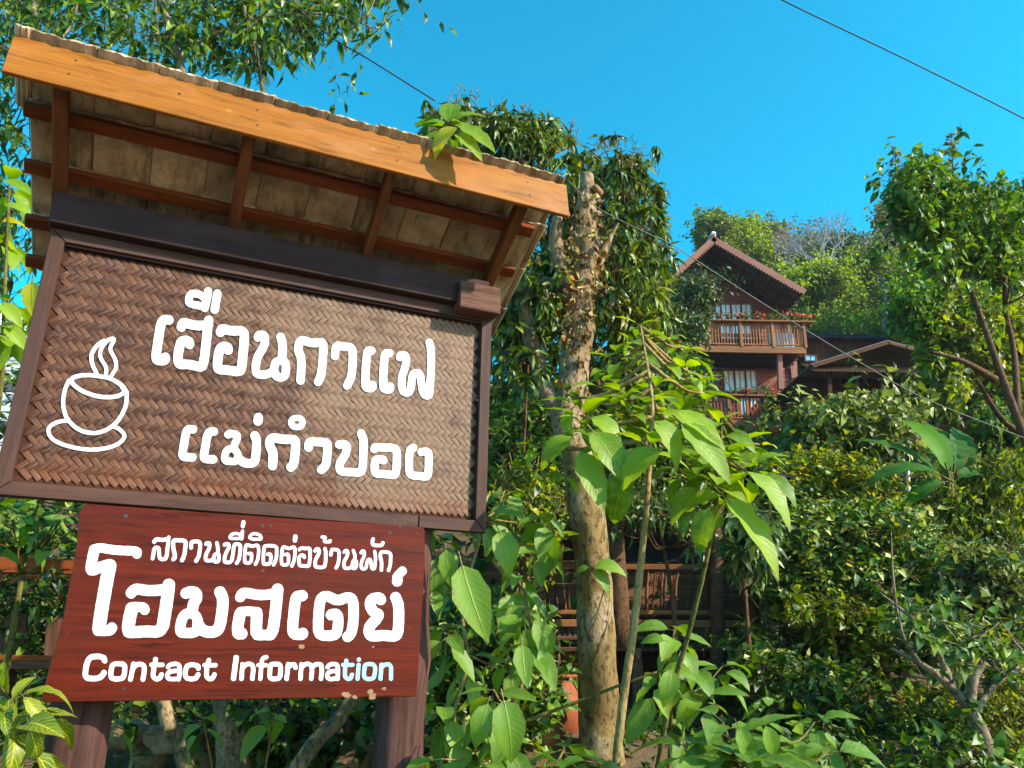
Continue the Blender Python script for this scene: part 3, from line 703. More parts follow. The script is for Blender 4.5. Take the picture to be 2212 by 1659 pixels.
# ---- roof: w up the slope towards the viewer, v off the roof
RA = R_(29.0); RO = SD(0, 0, 0.16)
EW = Vector((0, -math.cos(RA), math.sin(RA))); EV = Vector((0, math.sin(RA), math.cos(RA)))
RP = lambda s, w, v: RO + Vector((s, 0, 0)) + EW * w + EV * v
roof = link('roof', None, sign); 
for s in (-0.008, 0.716, 1.352, 2.022):
    w_ = 0.052 if s not in (1.352,) else 0.042
    bar('rafter', RP(s, 0.50, 0.04), RP(s, -0.52, 0.04), w_, 0.079, M['rafter'], roof, EV)
for wc in (0.315, 0.048, -0.235, -0.46):
    bar('batten', RP(-0.155, wc, 0.097), RP(2.165, wc, 0.097), 0.062, 0.033, M['batten'], roof, EV)
M['tile'] = None
def tile_mat():
    m, t, p, o = new_mat('clay_tile')
    tc = coords(t, (1, 1, 1)); n = noise(t, tc, 7, 6, 0.65); n2 = noise(t, coords(t, (1, 0.25, 1)), 16, 5, 0.7); n3 = noise(t, tc, 40, 3, 0.6)
    c = ramp(t, n, [(0.3, (0.26, 0.18, 0.10)), (0.55, (0.50, 0.37, 0.235)), (0.75, (0.64, 0.50, 0.35))])
    c = mixc(t, ramp(t, n2, [(0.50, 0.0), (0.66, 0.75)]), c, (0.095, 0.070, 0.030))
    c = mixc(t, ramp(t, n3, [(0.55, 0.0), (0.72, 0.35)]), c, (0.07, 0.05, 0.03))
    oi = t.nodes.new('ShaderNodeObjectInfo'); h = N_(t, 'ShaderNodeHueSaturation')
    t.links.new(math_(t, 'ADD', math_(t, 'MULTIPLY', oi.outputs['Random'], 0.55), 0.72), h.inputs['Value']); t.links.new(c, h.inputs['Color'])
    t.links.new(h.outputs[0], p.inputs['Base Color']); p.inputs['Roughness'].default_value = 0.85; p.inputs['Specular IOR Level'].default_value = 0.2
    g = t.nodes.new('ShaderNodeNewGeometry'); sz = t.nodes.new('ShaderNodeSeparateXYZ'); t.links.new(g.outputs['Normal'], sz.inputs[0])
    fin = mixc(t, ramp(t, sz.outputs[2], [(0.25, 0.0), (0.6, 0.85)]), h.outputs[0], ramp(t, n3, [(0.4, (0.05, 0.048, 0.018)), (0.62, (0.22, 0.19, 0.10))]))
    t.links.new(fin, p.inputs['Base Color'])
    bump(t, p, math_(t, 'ADD', n2, n3), 0.35, 0.005)
    return m
M['tile'] = tile_mat()
def tile_mesh(wd, L, seed):
    rr = random.Random(seed); nx = 16; ny = 3; vs = []
    def prof(x): return 0.0042 * math.cos(x * 3 * 2 * math.pi + .4) + 0.003 * math.cos(x * 2 * math.pi)
    for layer, th in ((0, 0), (1, 0.014)):
        for j in range(ny + 1):
            for i in range(nx + 1):
                x = i / nx; y = j / ny
                fl = 0.35 if 0 < j < ny else 1.0
                z = (prof(x) * (fl if layer == 0 else 1)) + th + rr.uniform(-.0006, .0006)
                # shallow groove down the middle of the underside
                if layer == 0 and abs(x - .5) < .04: z += .004
                yy = y * L + (rr.uniform(-.003, .003) if j in (0, ny) else 0)
                vs.append(((x - .5) * (wd - .008 if layer == 0 else wd + .009), yy, z))
    N1 = (nx + 1) * (ny + 1); fs = []
    for j in range(ny):
        for i in range(nx):
            a = j * (nx + 1) + i; fs.append((a, a + nx + 1, a + nx + 2, a + 1)); fs.append((N1 + a, N1 + a + 1, N1 + a + nx + 2, N1 + a + nx + 1))
    for i in range(nx):
        fs.append((i, i + 1, N1 + i + 1, N1 + i)); a = ny * (nx + 1) + i; fs.append((a + 1, a, N1 + a, N1 + a + 1))
    for j in range(ny):
        a = j * (nx + 1); b = a + nx + 1; fs.append((b, a, N1 + a, N1 + b)); a += nx; b += nx; fs.append((a, b, N1 + b, N1 + a))
    me = meshpy('tile', vs, fs); me.materials.append(M['tile']); return me
tms = {}
cuts = [(-0.197, -0.137)] + [(-0.137 + 0.2338 * k, -0.137 + 0.2338 * (k + 1)) for k in range(10)] + [(2.2008, 2.235)]
for ci, (top, L) in enumerate([(0.628, 0.335), (0.352, 0.35), (0.068, 0.35), (-0.212, 0.33)]):
    off = 0.0
    for k, (a, b) in enumerate(cuts):
        if b - a < .1 and ci: 
            if k == 0: a = -0.155 + 0.012 * ci; b = -0.137
            if b - a < .01: continue
        key = (round(b - a, 3), k % 4, L)
        if key not in tms: tms[key] = tile_mesh(b - a, L, k % 4)
        jx = random.Random(k * 7 + ci).uniform(-.003, .003); jw = random.Random(k * 17 + ci).uniform(-.006, .006)
        v_hi = 0.114 + .0012 * (k % 2); v_lo = 0.132 + .0012 * (k % 2)                       # upper end rests on the batten, lower end over the next course
        if ci == 0: v_hi = 0.150 + .0012 * (k % 2); v_lo = 0.136 + .0012 * (k % 2)
        o_ = RP((a + b) / 2 + jx, top + jw, v_hi); e_ = RP((a + b) / 2 + jx, top + jw - L, v_lo)
        yv = (e_ - o_).normalized(); xv = Vector((-1, 0, 0)); zv = xv.cross(yv)
        if zv.dot(EV) < 0: xv = -xv; zv = -zv
        MT = Matrix.Identity(4)
        for r in range(3): MT[r][0], MT[r][1], MT[r][2], MT[r][3] = xv[r], yv[r], zv[r], o_[r]
        link('tile', tms[key], roof, M=MT)
bar('fascia_board', SD(-0.197, 0.452, 0.478), SD(2.252, 0.452, 0.478), 0.022, 0.203, M['fascia'], roof, Vector((0, 0.16, 1)).normalized(), c=0.003)
FN = Vector((0, 0.16, 1)).normalized(); FO = Vector((0, -0.452 - .0125, .478))
for s_, t_, r_ in [(0.02, -.03, .0035), (0.03, .05, .0035), (0.74, -.04, .0035), (0.73, .045, .0035), (1.36, -.03, .0035), (1.365, .05, .0035), (2.04, -.03, .008), (2.03, .05, .004), (0.42, .02, .005)]:
    vs, fs = tube([Vector((0, 0, 0)), Vector((0, -.002, 0))], r_, 8); link('nail_head', meshpy('nail_head', vs, fs), roof, M['steel'], Matrix.Translation(FO + Vector((s_, 0, 0)) + FN * t_))
# ------------------------------------------------------------------ terrain
_ky = [-60, 3.3, 4.6, 5.6, 7.5, 9.5, 12, 16, 20, 28, 34, 45, 60, 90, 150, 400]
_kz = [0, 0.0, 0.55, 0.95, 1.0, 1.05, 2.0, 4.4, 6.0, 8.3, 10.5, 15.5, 21.5, 30, 44, 52]
def tz(x, y):
    b = np.interp(y + 0.10 * np.clip(x, -30, 30) * 0, _ky, _kz)
    a = np.clip((np.asarray(y) - 3.5) / 20, 0, 1)
    return b + a * (0.35 * np.sin(x * .31 + 1) + .3 * np.sin(y * .43 + x * .2)) + np.clip((np.asarray(y) - 3.4) * .4, 0, 1) * (.05 * np.sin(x * 3.1 + y) + .04 * np.sin(y * 4.7 - x * 2.3))
gx = np.concatenate([np.linspace(-300, -14, 26), np.linspace(-13, 16, 130), np.linspace(17, 320, 40)])
gy = np.concatenate([np.linspace(-80, 2, 14), np.linspace(2.4, 16, 90), np.linspace(16.6, 90, 60), np.linspace(95, 420, 20)])
GX, GY = np.meshgrid(gx, gy, indexing='ij'); GZ = tz(GX, GY)
nx_, ny_ = len(gx), len(gy)
vs = np.stack([GX, GY, GZ], -1).reshape(-1, 3)
fs = [(i * ny_ + j, (i + 1) * ny_ + j, (i + 1) * ny_ + j + 1, i * ny_ + j + 1) for i in range(nx_ - 1) for j in range(ny_ - 1)]
def ground_mat():
    m, t, p, o = new_mat('hillside_soil')
    g = t.nodes.new('ShaderNodeNewGeometry'); n = noise(t, g.outputs['Position'], 1.3, 8, 0.7); n2 = noise(t, g.outputs['Position'], 14, 5, 0.7)
    c = ramp(t, n, [(0.35, (0.09, 0.052, 0.028)), (0.55, (0.14, 0.09, 0.05)), (0.7, (0.06, 0.07, 0.02))])
    c = mixc(t, ramp(t, n2, [(0.5, 0.0), (0.7, 0.6)]), c, (0.19, 0.13, 0.075))
    t.links.new(c, p.inputs['Base Color']); p.inputs['Roughness'].default_value = 0.95; p.inputs['Specular IOR Level'].default_value = 0.1
    bump(t, p, math_(t, 'ADD', n, n2), 0.6, 0.05); return m
M['soil'] = ground_mat()
tag(link('hillside', meshpy('hillside', vs, fs, True), None, M['soil']), kind='structure')
def onland(x, y): return Vector((x, y, float(tz(x, y))))

# ------------------------------------------------------------------ leaves
def leaf_tpl(n=2, w=0.22, fold=0.10, droop=0.15, base=0.35, wave=0.0, tipw=0.0):
    """unit leaf along +X (length 1), width along Y; returns verts, faces, uv (u -1..1, v 0..1)"""
    vs = []; uv = []; rows = []
    for i in range(n + 1):
        a = i / n
        if i == 0 or (i == n and tipw == 0):
            rows.append([len(vs)]); vs.append((a, 0, -droop * a * a)); uv.append((0, a))
        else:
            ww = w * math.sin(math.pi * a ** (0.62 + base * .5)) ** 0.85
            r = []
            for s in (-1, 0, 1):
                r.append(len(vs)); vs.append((a, s * ww, -droop * a * a + fold * abs(s) * ww / w * 1.0 * w * 2 + (wave * math.sin(a * 17 + s) if s else 0))); uv.append((s, a))
            rows.append(r)
    fs = []
    for r0, r1 in zip(rows[:-1], rows[1:]):
        if len(r0) == 1 and len(r1) == 3: fs += [(r0[0], r1[1], r1[0])[::-1], (r0[0], r1[2], r1[1])[::-1]]
        elif len(r0) == 3 and len(r1) == 1: fs += [(r0[0], r0[1], r1[0]), (r0[1], r0[2], r1[0])]
        else: fs += [(r0[0], r0[1], r1[1], r1[0]), (r0[1], r0[2], r1[2], r1[1])]
    return np.array(vs, float), fs, np.array(uv, float)
TPL = {
 'tiny':  leaf_tpl(2, 0.27, 0.10, 0.10),
 'lance': leaf_tpl(3, 0.13, 0.15, 0.38),
 'will':  leaf_tpl(3, 0.165, 0.14, 0.30),
 'oval':  leaf_tpl(3, 0.24, 0.12, 0.28),
 'needle': leaf_tpl(2, 0.10, 0.10, 0.25),
 'clump': leaf_tpl(2, 0.34, 0.22, 0.25),
}
def foliage_mesh(name, tpl, pos, dirs, nrm, size, tone, mat):
    """one mesh of N leaves"""
    v, f, uv = tpl; n = len(pos); V = len(v)
    x = dirs / (np.linalg.norm(dirs, axis=1, keepdims=True) + 1e-9)
    y = np.cross(nrm, x); y /= (np.linalg.norm(y, axis=1, keepdims=True) + 1e-9); z = np.cross(x, y)
    co = pos[:, None, :] + size[:, None, None] * (v[None, :, 0, None] * x[:, None, :] + v[None, :, 1, None] * y[:, None, :] + v[None, :, 2, None] * z[:, None, :])
    me = bpy.data.meshes.new(name); me.vertices.add(n * V); me.vertices.foreach_set('co', co.astype(np.float32).ravel())
    li = np.concatenate([np.array(q) for q in f]); lt = np.array([len(q) for q in f]); ls = np.concatenate([[0], np.cumsum(lt)[:-1]])
    nl = len(li)
    me.loops.add(n * nl); me.loops.foreach_set('vertex_index', (li[None, :] + (np.arange(n) * V)[:, None]).ravel().astype(np.int32))
    me.polygons.add(n * len(f))
    me.polygons.foreach_set('loop_start', (ls[None, :] + (np.arange(n) * nl)[:, None]).ravel().astype(np.int32))
    me.polygons.foreach_set('loop_total', np.tile(lt, n).astype(np.int32))
    lf = np.empty((n, V, 3), np.float32); lf[:, :, 0] = uv[None, :, 0]; lf[:, :, 1] = uv[None, :, 1]; lf[:, :, 2] = tone[:, None]
    me.update(calc_edges=True); set_lf(me, lf.reshape(-1, 3)); me.polygons.foreach_set('use_smooth', np.ones(n * len(f), bool))
    me.materials.append(mat); return me
_lm = {}
def leaf_obj_mesh(key, tpl, tone, mat, name='leaf'):
    k = (key, round(tone * 9), mat.name)
    if k not in _lm:
        v, f, uv = tpl; me = meshpy(name, v, f, True); set_lf(me, [(a, b, round(tone * 9) / 9) for a, b in uv]); me.materials.append(mat); _lm[k] = me
    return _lm[k]
def frame_m(p, x, n, s):
    x = Vector(x).normalized(); y = Vector(n).cross(x)
    if y.length < 1e-4: y = x.orthogonal()
    y.normalize(); z = x.cross(y)
    return Matrix(((x.x * s, y.x * s, z.x * s, p[0]), (x.y * s, y.y * s, z.y * s, p[1]), (x.z * s, y.z * s, z.z * s, p[2]), (0, 0, 0, 1)))
def in_poly(x, y, poly):
    c = np.zeros(len(x), bool); n = len(poly); j = n - 1
    for i in range(n):
        xi, yi = poly[i]; xj, yj = poly[j]
        c ^= ((yi > y) != (yj > y)) & (x < (xj - xi) * (y - yi) / (yj - yi + 1e-9) + xi); j = i
    return c
CAMP = np.array([0, 0, EYE])
def proj(pts):
    q = (np.asarray(pts) - CAMP) @ CM
    return CX + FPX * q[:, 0] / q[:, 2], CY - FPX * q[:, 1] / q[:, 2]
def mass(name, label, cat, mat, twmat, poly, Y, n_clump, n_spray, m, leaf, size, spread=0.9, tpl=None, up=0.35, grav=0.5, out=0.5,
         rosette=False, twig=0.3, clump_r=0.35, stems=None, group=None, seed=1, indiv=0, tone=(0.5, 0.22), yrange=None, part='foliage', stem_part='branches', limb=0.02, tonegrad=None, base=None, nlimb=99, loose=.05, csd=.13):
    """a plant: clumps of leafy sprays filling the volume whose outline is poly (photo pixels) between depths Y"""
    rg = np.random.RandomState(seed); poly = [tuple(p) for p in poly]
    xs = [p[0] for p in poly]; ys = [p[1] for p in poly]
    def sample(n):
        o = []
        while len(o) < n:
            a = rg.uniform(min(xs), max(xs), n * 2); b = rg.uniform(min(ys), max(ys), n * 2); k = in_poly(a, b, poly)
            o += list(zip(a[k], b[k]))
        return np.array(o[:n])
    Ym = (Y[0] + Y[1]) / 2
    cp = sample(n_clump); cy = rg.uniform(Y[0], Y[1], n_clump)
    C3 = np.array([P(a, b, y) for (a, b), y in zip(cp, cy)])
    cen = C3.mean(0); cen[1] += (Y[1] - Y[0]) * .15
    ctone = rg.normal(0, csd, n_clump)
    k = rg.randint(0, n_clump, n_spray)
    off = rg.normal(0, 1, (n_spray, 3)); off /= np.linalg.norm(off, axis=1, keepdims=True); off *= (rg.uniform(0.15, 1, (n_spray, 1)) ** 0.5) * clump_r
    S = C3[k] + off * np.array([1, .9, .75])
    A = off / clump_r * out + rg.normal(0, 0.35, (n_spray, 3)) + np.array([0, -0.15, up]); A /= np.linalg.norm(A, axis=1, keepdims=True)
    tl = leaf * twig / 0.3 * rg.uniform(0.7, 1.3, n_spray) * (1 + (0 if rosette else m * 0.25))
    px, py = proj(S); qx, qy = proj(S + A * (tl + leaf * .4)[:, None]); ok = (in_poly(px, py, poly) & in_poly(qx, qy, poly)) | (rg.uniform(0, 1, n_spray) < loose)
    S = S[ok]; k = k[ok]; off = off[ok]; ns = len(S); A = A[ok]; tl = tl[ok]
    # leaves along the twig
    t = np.tile((np.arange(m) + .5) / m, (ns, 1)) if not rosette else 0.75 + 0.25 * rg.uniform(0, 1, (ns, m))
    pos = S[:, None, :] + A[:, None, :] * (tl[:, None] * t)[:, :, None]
    ref = np.cross(A, np.array([0.1, 0.2, 1.0])); ref /= np.linalg.norm(ref, axis=1, keepdims=True); r2 = np.cross(A, ref)
    ph = np.tile(np.arange(m) * (2.4 if rosette else math.pi * .95), (ns, 1)) + rg.uniform(0, 6.28, (ns, 1)) + rg.normal(0, .35, (ns, m))
    if not rosette: ph = ph * 1.0
    side = ref[:, None, :] * np.cos(ph)[:, :, None] + r2[:, None, :] * np.sin(ph)[:, :, None]
    sp = spread * rg.uniform(0.75, 1.25, (ns, m, 1))
    D = A[:, None, :] * (1.2 - sp) + side * sp + rg.normal(0, 0.16, (ns, m, 3)); D[:, :, 2] -= grav * rg.uniform(0.5, 1.3, (ns, m))
    D /= np.linalg.norm(D, axis=2, keepdims=True)
    NR = np.array([0.25, -0.35, 1.0]) + rg.normal(0, 0.45, (ns, m, 3)) + side * 0.3
    sz = leaf * rg.uniform(size[0], size[1], (ns, m))
    tn = np.clip(tone[0] + ctone[k][:, None] + rg.normal(0, tone[1], (ns, m)) + rg.normal(0, .06, (ns, 1)), 0, 1)
    if tonegrad is not None:
        tn = np.clip(tn + tonegrad(S)[:, None], 0, 1)
    pos = pos.reshape(-1, 3); D = D.reshape(-1, 3); NR = NR.reshape(-1, 3); sz = sz.ravel(); tn = tn.ravel()
    # root
    if stems: root = P(*stems[0][0][0])
    elif base is not None: root = base
    else:
        bx = cen[0]; by = cen[1]; root = onland(bx, by) - Vector((0, 0, .1))
    root = Vector(root)
    th = empty(name, root, label, cat, group)
    keep = np.ones(len(pos), bool)
    if indiv:
        qx, qy = proj(pos); d = np.linalg.norm(pos - CAMP, axis=1); vis = (qx > 0) & (qx < 2212) & (qy > 0) & (qy < 1659)
        order = np.argsort(np.where(vis, d - sz * 3, 1e3))[:indiv]
        for i in order:
            o = link('leaf', leaf_obj_mesh(tpl, TPL[tpl], float(tn[i]), mat), th, M=frame_m(pos[i] - np.array(root), D[i], NR[i], float(sz[i])))
        keep[order] = False
    me = foliage_mesh(part, TPL[tpl], (pos - np.array(root))[keep], D[keep], NR[keep], sz[keep], tn[keep], mat)
    tag(link(part, me, th), kind='stuff')
    # twigs, limbs, stems
    mb = MB(); base_pts = []
    if stems:
        for pts, rad in stems:
            w = [P(*q) for q in pts]; sp_ = spline(w, 7); rr = list(np.interp(np.linspace(0, 1, len(sp_)), np.linspace(0, 1, len(rad)), rad))
            mb.tube([q - root for q in sp_], rr, 9, wob=.06, rng=random.Random(seed)); base_pts += sp_
    else:
        top = Vector(cen); sp_ = spline([root, root.lerp(top, .5) + Vector((rg.normal(0, .1), rg.normal(0, .1), 0)) * (top - root).length * .3, top], 6)
        mb.tube([q - root for q in sp_], [limb * 2.4, limb], 8, wob=.06, rng=random.Random(seed)); base_pts += sp_
    bp = np.array(base_pts)
    for ci in range(min(n_clump, nlimb)):
        c = Vector(C3[ci]); d = np.linalg.norm(bp - C3[ci] + np.array([0, 0, .3 * clump_r]), axis=1); b = Vector(bp[int(np.argmin(d))])
        mid = b.lerp(c, .5) + Vector((0, 0, -.12 * (c - b).length))
        mb.tube([q - root for q in spline([b, mid, c], 3)], [limb, limb * .35], 5)
    tw = min(ns, 1200)
    for i in range(tw):
        a = Vector(S[i]) - root; c = Vector(C3[k[i]]) - root; e = a + Vector(A[i]) * float(tl[i])
        mb.tube([c.lerp(a, .3), a, e], [limb * .3, limb * .22, limb * .12], 3, cap=False)
    if mb.v: link(stem_part, mb.me(stem_part, True), th, twmat)
    return th
# ------------------------------------------------------------------ foliage materials
LM = {}
LM['mango'] = leaf_mat('mango_leaf', (0.024, 0.050, 0.008), (0.080, 0.135, 0.018), (0.22, 0.26, 0.045), (0.34, 0.28, 0.06), rough=0.40, trans=0.28, spec=0.4)
LM['willow'] = leaf_mat('narrow_leaf', (0.020, 0.050, 0.008), (0.060, 0.125, 0.018), (0.17, 0.26, 0.035), None, rough=0.4, trans=0.4)
LM['big'] = leaf_mat('big_soft_leaf', (0.050, 0.12, 0.008), (0.13, 0.24, 0.012), (0.27, 0.38, 0.018), (0.50, 0.42, 0.03), rough=0.5, trans=0.42, veins=0.55, vein_col=(0.30, 0.42, 0.08))
LM['mid'] = leaf_mat('soft_green_leaf', (0.050, 0.12, 0.030), (0.11, 0.22, 0.045), (0.21, 0.33, 0.065), None, rough=0.5, trans=0.35, veins=0.6, vein_col=(0.34, 0.46, 0.15))
LM['bush'] = leaf_mat('bush_leaf', (0.016, 0.042, 0.008), (0.062, 0.135, 0.018), (0.21, 0.31, 0.045), (0.50, 0.48, 0.34), rough=0.42, trans=0.26, spec=0.35)
LM['lime'] = leaf_mat('lime_leaf', (0.045, 0.085, 0.006), (0.15, 0.21, 0.010), (0.36, 0.38, 0.022), (0.42, 0.36, 0.03), rough=0.42, trans=0.42)
LM['gloss'] = leaf_mat('glossy_dark_leaf', (0.018, 0.054, 0.014), (0.060, 0.140, 0.026), (0.18, 0.29, 0.045), None, rough=0.42, trans=0.32, spec=0.35)
LM['grey'] = leaf_mat('grey_green_leaf', (0.022, 0.046, 0.022), (0.055, 0.095, 0.045), (0.13, 0.19, 0.085), None, rough=0.4, trans=0.2)
LM['far'] = leaf_mat('far_tree_leaf', (0.06, 0.095, 0.04), (0.12, 0.18, 0.06), (0.21, 0.28, 0.08), None, rough=0.6, trans=0.3)  # far leaves from here on: distance haze painted in, paler and bluish
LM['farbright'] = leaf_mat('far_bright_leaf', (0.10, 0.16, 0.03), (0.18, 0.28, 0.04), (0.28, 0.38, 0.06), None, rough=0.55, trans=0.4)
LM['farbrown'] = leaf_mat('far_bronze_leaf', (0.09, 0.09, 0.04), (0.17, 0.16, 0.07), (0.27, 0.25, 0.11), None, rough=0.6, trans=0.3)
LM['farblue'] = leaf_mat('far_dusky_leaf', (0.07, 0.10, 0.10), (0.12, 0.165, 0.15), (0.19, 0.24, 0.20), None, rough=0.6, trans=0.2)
LM['banana'] = leaf_mat('banana_leaf', (0.012, 0.07, 0.03), (0.03, 0.12, 0.035), (0.10, 0.24, 0.03), None, rough=0.6, trans=0.4, veins=0.25, spec=.2)
LM['croton'] = leaf_mat('variegated_leaf', (0.03, 0.085, 0.012), (0.07, 0.15, 0.018), (0.30, 0.32, 0.04), None, rough=0.4, trans=0.35, veins=1.9, vein_col=(0.80, 0.66, 0.10))
LM['olive'] = leaf_mat('olive_creeper_leaf', (0.022, 0.040, 0.014), (0.10, 0.145, 0.05), (0.30, 0.35, 0.20), None, rough=0.45, trans=0.25, spec=0.35)
BK = {}
BK['pruned'] = bark('pale_peeling_bark', (0.22, 0.15, 0.08), (0.46, 0.36, 0.23), (0.55, 0.47, 0.36), 7, 0.9, .7)
BK['ochre'] = bark('ochre_bark', (0.20, 0.15, 0.06), (0.42, 0.34, 0.16), (0.60, 0.54, 0.42), 6, 0.9, .75)
BK['grey'] = bark('grey_white_bark', (0.28, 0.25, 0.20), (0.55, 0.50, 0.42), (0.16, 0.14, 0.10), 9, 0.5, .5)
BK['brown'] = bark('brown_bark', (0.10, 0.06, 0.035), (0.24, 0.15, 0.09), None, 9, 0.6)
BK['green'] = bark('green_stem', (0.10, 0.13, 0.03), (0.24, 0.26, 0.07), (0.30, 0.24, 0.09), 12, 0.3, .5)
BK['twig'] = bark('pale_twig', (0.24, 0.18, 0.10), (0.40, 0.31, 0.19), None, 14, 0.3)
BK['mottled'] = bark('mottled_bark', (0.10, 0.12, 0.07), (0.26, 0.26, 0.18), (0.58, 0.50, 0.34), 9, 0.5, .8)
BK['stem'] = bark('pale_yellow_stem', (0.36, 0.30, 0.12), (0.56, 0.48, 0.24), (0.25, 0.17, 0.08), 12, 0.4, .3, .4)

# ------------------------------------------------------------------ far forest on the hill
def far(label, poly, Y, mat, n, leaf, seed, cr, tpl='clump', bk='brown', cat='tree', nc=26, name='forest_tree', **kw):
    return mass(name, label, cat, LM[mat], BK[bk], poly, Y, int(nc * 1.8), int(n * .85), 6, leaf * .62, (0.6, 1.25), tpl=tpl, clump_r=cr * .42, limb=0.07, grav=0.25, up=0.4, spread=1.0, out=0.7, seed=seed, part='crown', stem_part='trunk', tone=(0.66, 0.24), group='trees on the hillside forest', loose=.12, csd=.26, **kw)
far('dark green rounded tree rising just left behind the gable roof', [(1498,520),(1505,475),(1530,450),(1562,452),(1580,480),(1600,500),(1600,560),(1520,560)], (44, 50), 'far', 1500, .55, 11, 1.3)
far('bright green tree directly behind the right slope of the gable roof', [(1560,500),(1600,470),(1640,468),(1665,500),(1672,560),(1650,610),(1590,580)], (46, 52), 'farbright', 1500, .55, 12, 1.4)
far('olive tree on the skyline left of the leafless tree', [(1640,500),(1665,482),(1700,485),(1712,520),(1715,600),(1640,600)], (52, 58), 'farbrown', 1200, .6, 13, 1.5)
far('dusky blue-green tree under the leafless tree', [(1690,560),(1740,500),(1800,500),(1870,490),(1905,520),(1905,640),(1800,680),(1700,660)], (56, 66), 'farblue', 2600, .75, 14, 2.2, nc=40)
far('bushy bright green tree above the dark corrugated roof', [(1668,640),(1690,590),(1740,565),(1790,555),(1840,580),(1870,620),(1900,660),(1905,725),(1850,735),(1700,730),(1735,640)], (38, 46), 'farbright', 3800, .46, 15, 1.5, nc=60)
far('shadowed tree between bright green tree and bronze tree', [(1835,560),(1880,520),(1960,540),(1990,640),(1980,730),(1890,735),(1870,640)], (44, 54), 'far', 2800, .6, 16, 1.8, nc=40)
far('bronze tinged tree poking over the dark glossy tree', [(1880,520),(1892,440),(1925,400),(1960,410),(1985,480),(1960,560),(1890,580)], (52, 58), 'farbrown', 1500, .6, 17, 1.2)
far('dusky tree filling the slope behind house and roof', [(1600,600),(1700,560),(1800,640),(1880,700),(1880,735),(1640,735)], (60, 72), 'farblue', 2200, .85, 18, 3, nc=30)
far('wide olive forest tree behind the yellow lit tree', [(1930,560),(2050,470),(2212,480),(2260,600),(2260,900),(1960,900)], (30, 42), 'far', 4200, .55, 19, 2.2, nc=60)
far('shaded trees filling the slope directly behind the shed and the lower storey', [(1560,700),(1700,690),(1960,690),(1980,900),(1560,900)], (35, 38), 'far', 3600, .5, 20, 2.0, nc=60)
# feathery bronze tips
def plume(cx, top, bot, wd, Y, label, seed):
    rr = random.Random(seed); root = P(cx, bot, Y); th = empty('feathery_tree', root, label, 'tree', 'feathery trees above the glossy tree')
    mb = MB(); tp = P(cx + 4, top, Y); mb.tube([Vector(), (tp - root) * .5 + Vector((.1, 0, 0)), tp - root], [.12, .05, .015], 6)
    pos = []; D = []
    for i in range(46):
        a = rr.random() ** .7; c = root.lerp(tp, a); L = (1 - a * .85) * wd * mpp(Y) * rr.uniform(.3, 1)
        an = rr.uniform(0, 6.28); d = Vector((math.cos(an), math.sin(an) * .7, .35)).normalized(); e = c + d * L
        mb.tube([c - root, e - root], [.02, .006], 3, False)
        for q in range(9):
            w = q / 9; pos.append(c.lerp(e, .25 + .75 * w)); D.append(d + Vector((rr.gauss(0, .6), rr.gauss(0, .6), rr.gauss(.2, .5))))
    n = len(pos); me = foliage_mesh('crown', TPL['clump'], np.array(pos) - np.array(root), np.array(D), np.random.RandomState(seed).normal(0, .5, (n, 3)) + [0, -.3, 1], np.random.RandomState(seed).uniform(.08, .20, n), np.random.RandomState(seed).uniform(0.1, .9, n), LM['farbrown'])
    tag(link('crown', me, th), kind='stuff'); link('trunk', mb.me('trunk', True), th, BK['brown'])
plume(1930, 318, 500, 42, 32, 'thin feathery bronze tree top left of the glossy tree', 5)
plume(2052, 286, 470, 62, 30, 'tall feathery bronze tree top above the glossy tree', 6)
# leafless tree
def bare():
    rr = random.Random(3); Y = 50; root = P(1795, 640, Y); th = empty('leafless_tree', root, 'leafless tree with a fan of thin grey-blue twigs on the skyline', 'tree')
    mb = MB()
    def grow(p, d, L, r, k):
        e = p + d * L; mb.tube([p - root, (p.lerp(e, .5) - root) + Vector((rr.gauss(0, .04), 0, rr.gauss(0, .04))) * L, e - root], [r, r * .8, r * .6], 4 if k > 2 else 6, False)
        if k > 5: return
        for _ in range(3 if k in (0, 1, 2, 4) else 2):
            n = (d + Vector((rr.gauss(0, .48), rr.gauss(0, .35), rr.gauss(.08, .30)))).normalized()
            grow(e, n, L * rr.uniform(.66, .86), r * .62, k + 1)
    for a in (-.75, -.3, .1, .5, .9): grow(Vector(root), Vector((a, 0, 1)).normalized(), 1.9, .13, 0)
    link('branches', mb.me('branches'), th, plain('bleached_twigs', (0.30, 0.29, 0.30), 0.8))
bare()
tr = empty('slender_tree', P(1913, 735, 36), 'slender bare pale tree trunk standing behind the low gable roof', 'tree')
mb = MB(); rt = P(1913, 735, 36); mb.tube([q - rt for q in spline([P(1914, 740, 36), P(1911, 690, 36), P(1914, 640, 36), P(1908, 600, 36)], 4)], [.16, .08], 8); mb.tube([P(1912,680,36)-rt, P(1925,645,36)-rt], [.06,.03], 5)
link('trunk', mb.me('trunk', True), tr, BK['grey'])
mass('round_tree', 'small round grey-green tree covering the left side of the gabled house', 'tree', LM['grey'], BK['brown'], [(1450,700),(1452,610),(1480,582),(1520,580),(1550,605),(1566,640),(1545,670),(1530,700),(1520,740),(1470,745)], (20, 22), 26, 1100, 7, .20, (.6, 1.2), tpl='oval', clump_r=.42, limb=.04, seed=21, part='crown', stem_part='trunk', up=.2, grav=.3)
mass('round_tree', 'drooping leafy tree left of the lower balcony of the gabled house', 'tree', LM['bush'], BK['brown'], [(1430,760),(1490,730),(1525,770),(1540,860),(1530,920),(1560,965),(1640,965),(1660,1010),(1400,1010)], (15, 18), 26, 1000, 7, .20, (.6, 1.2), tpl='oval', clump_r=.5, limb=.04, seed=22, part='crown', stem_part='trunk', up=.2, grav=.4)

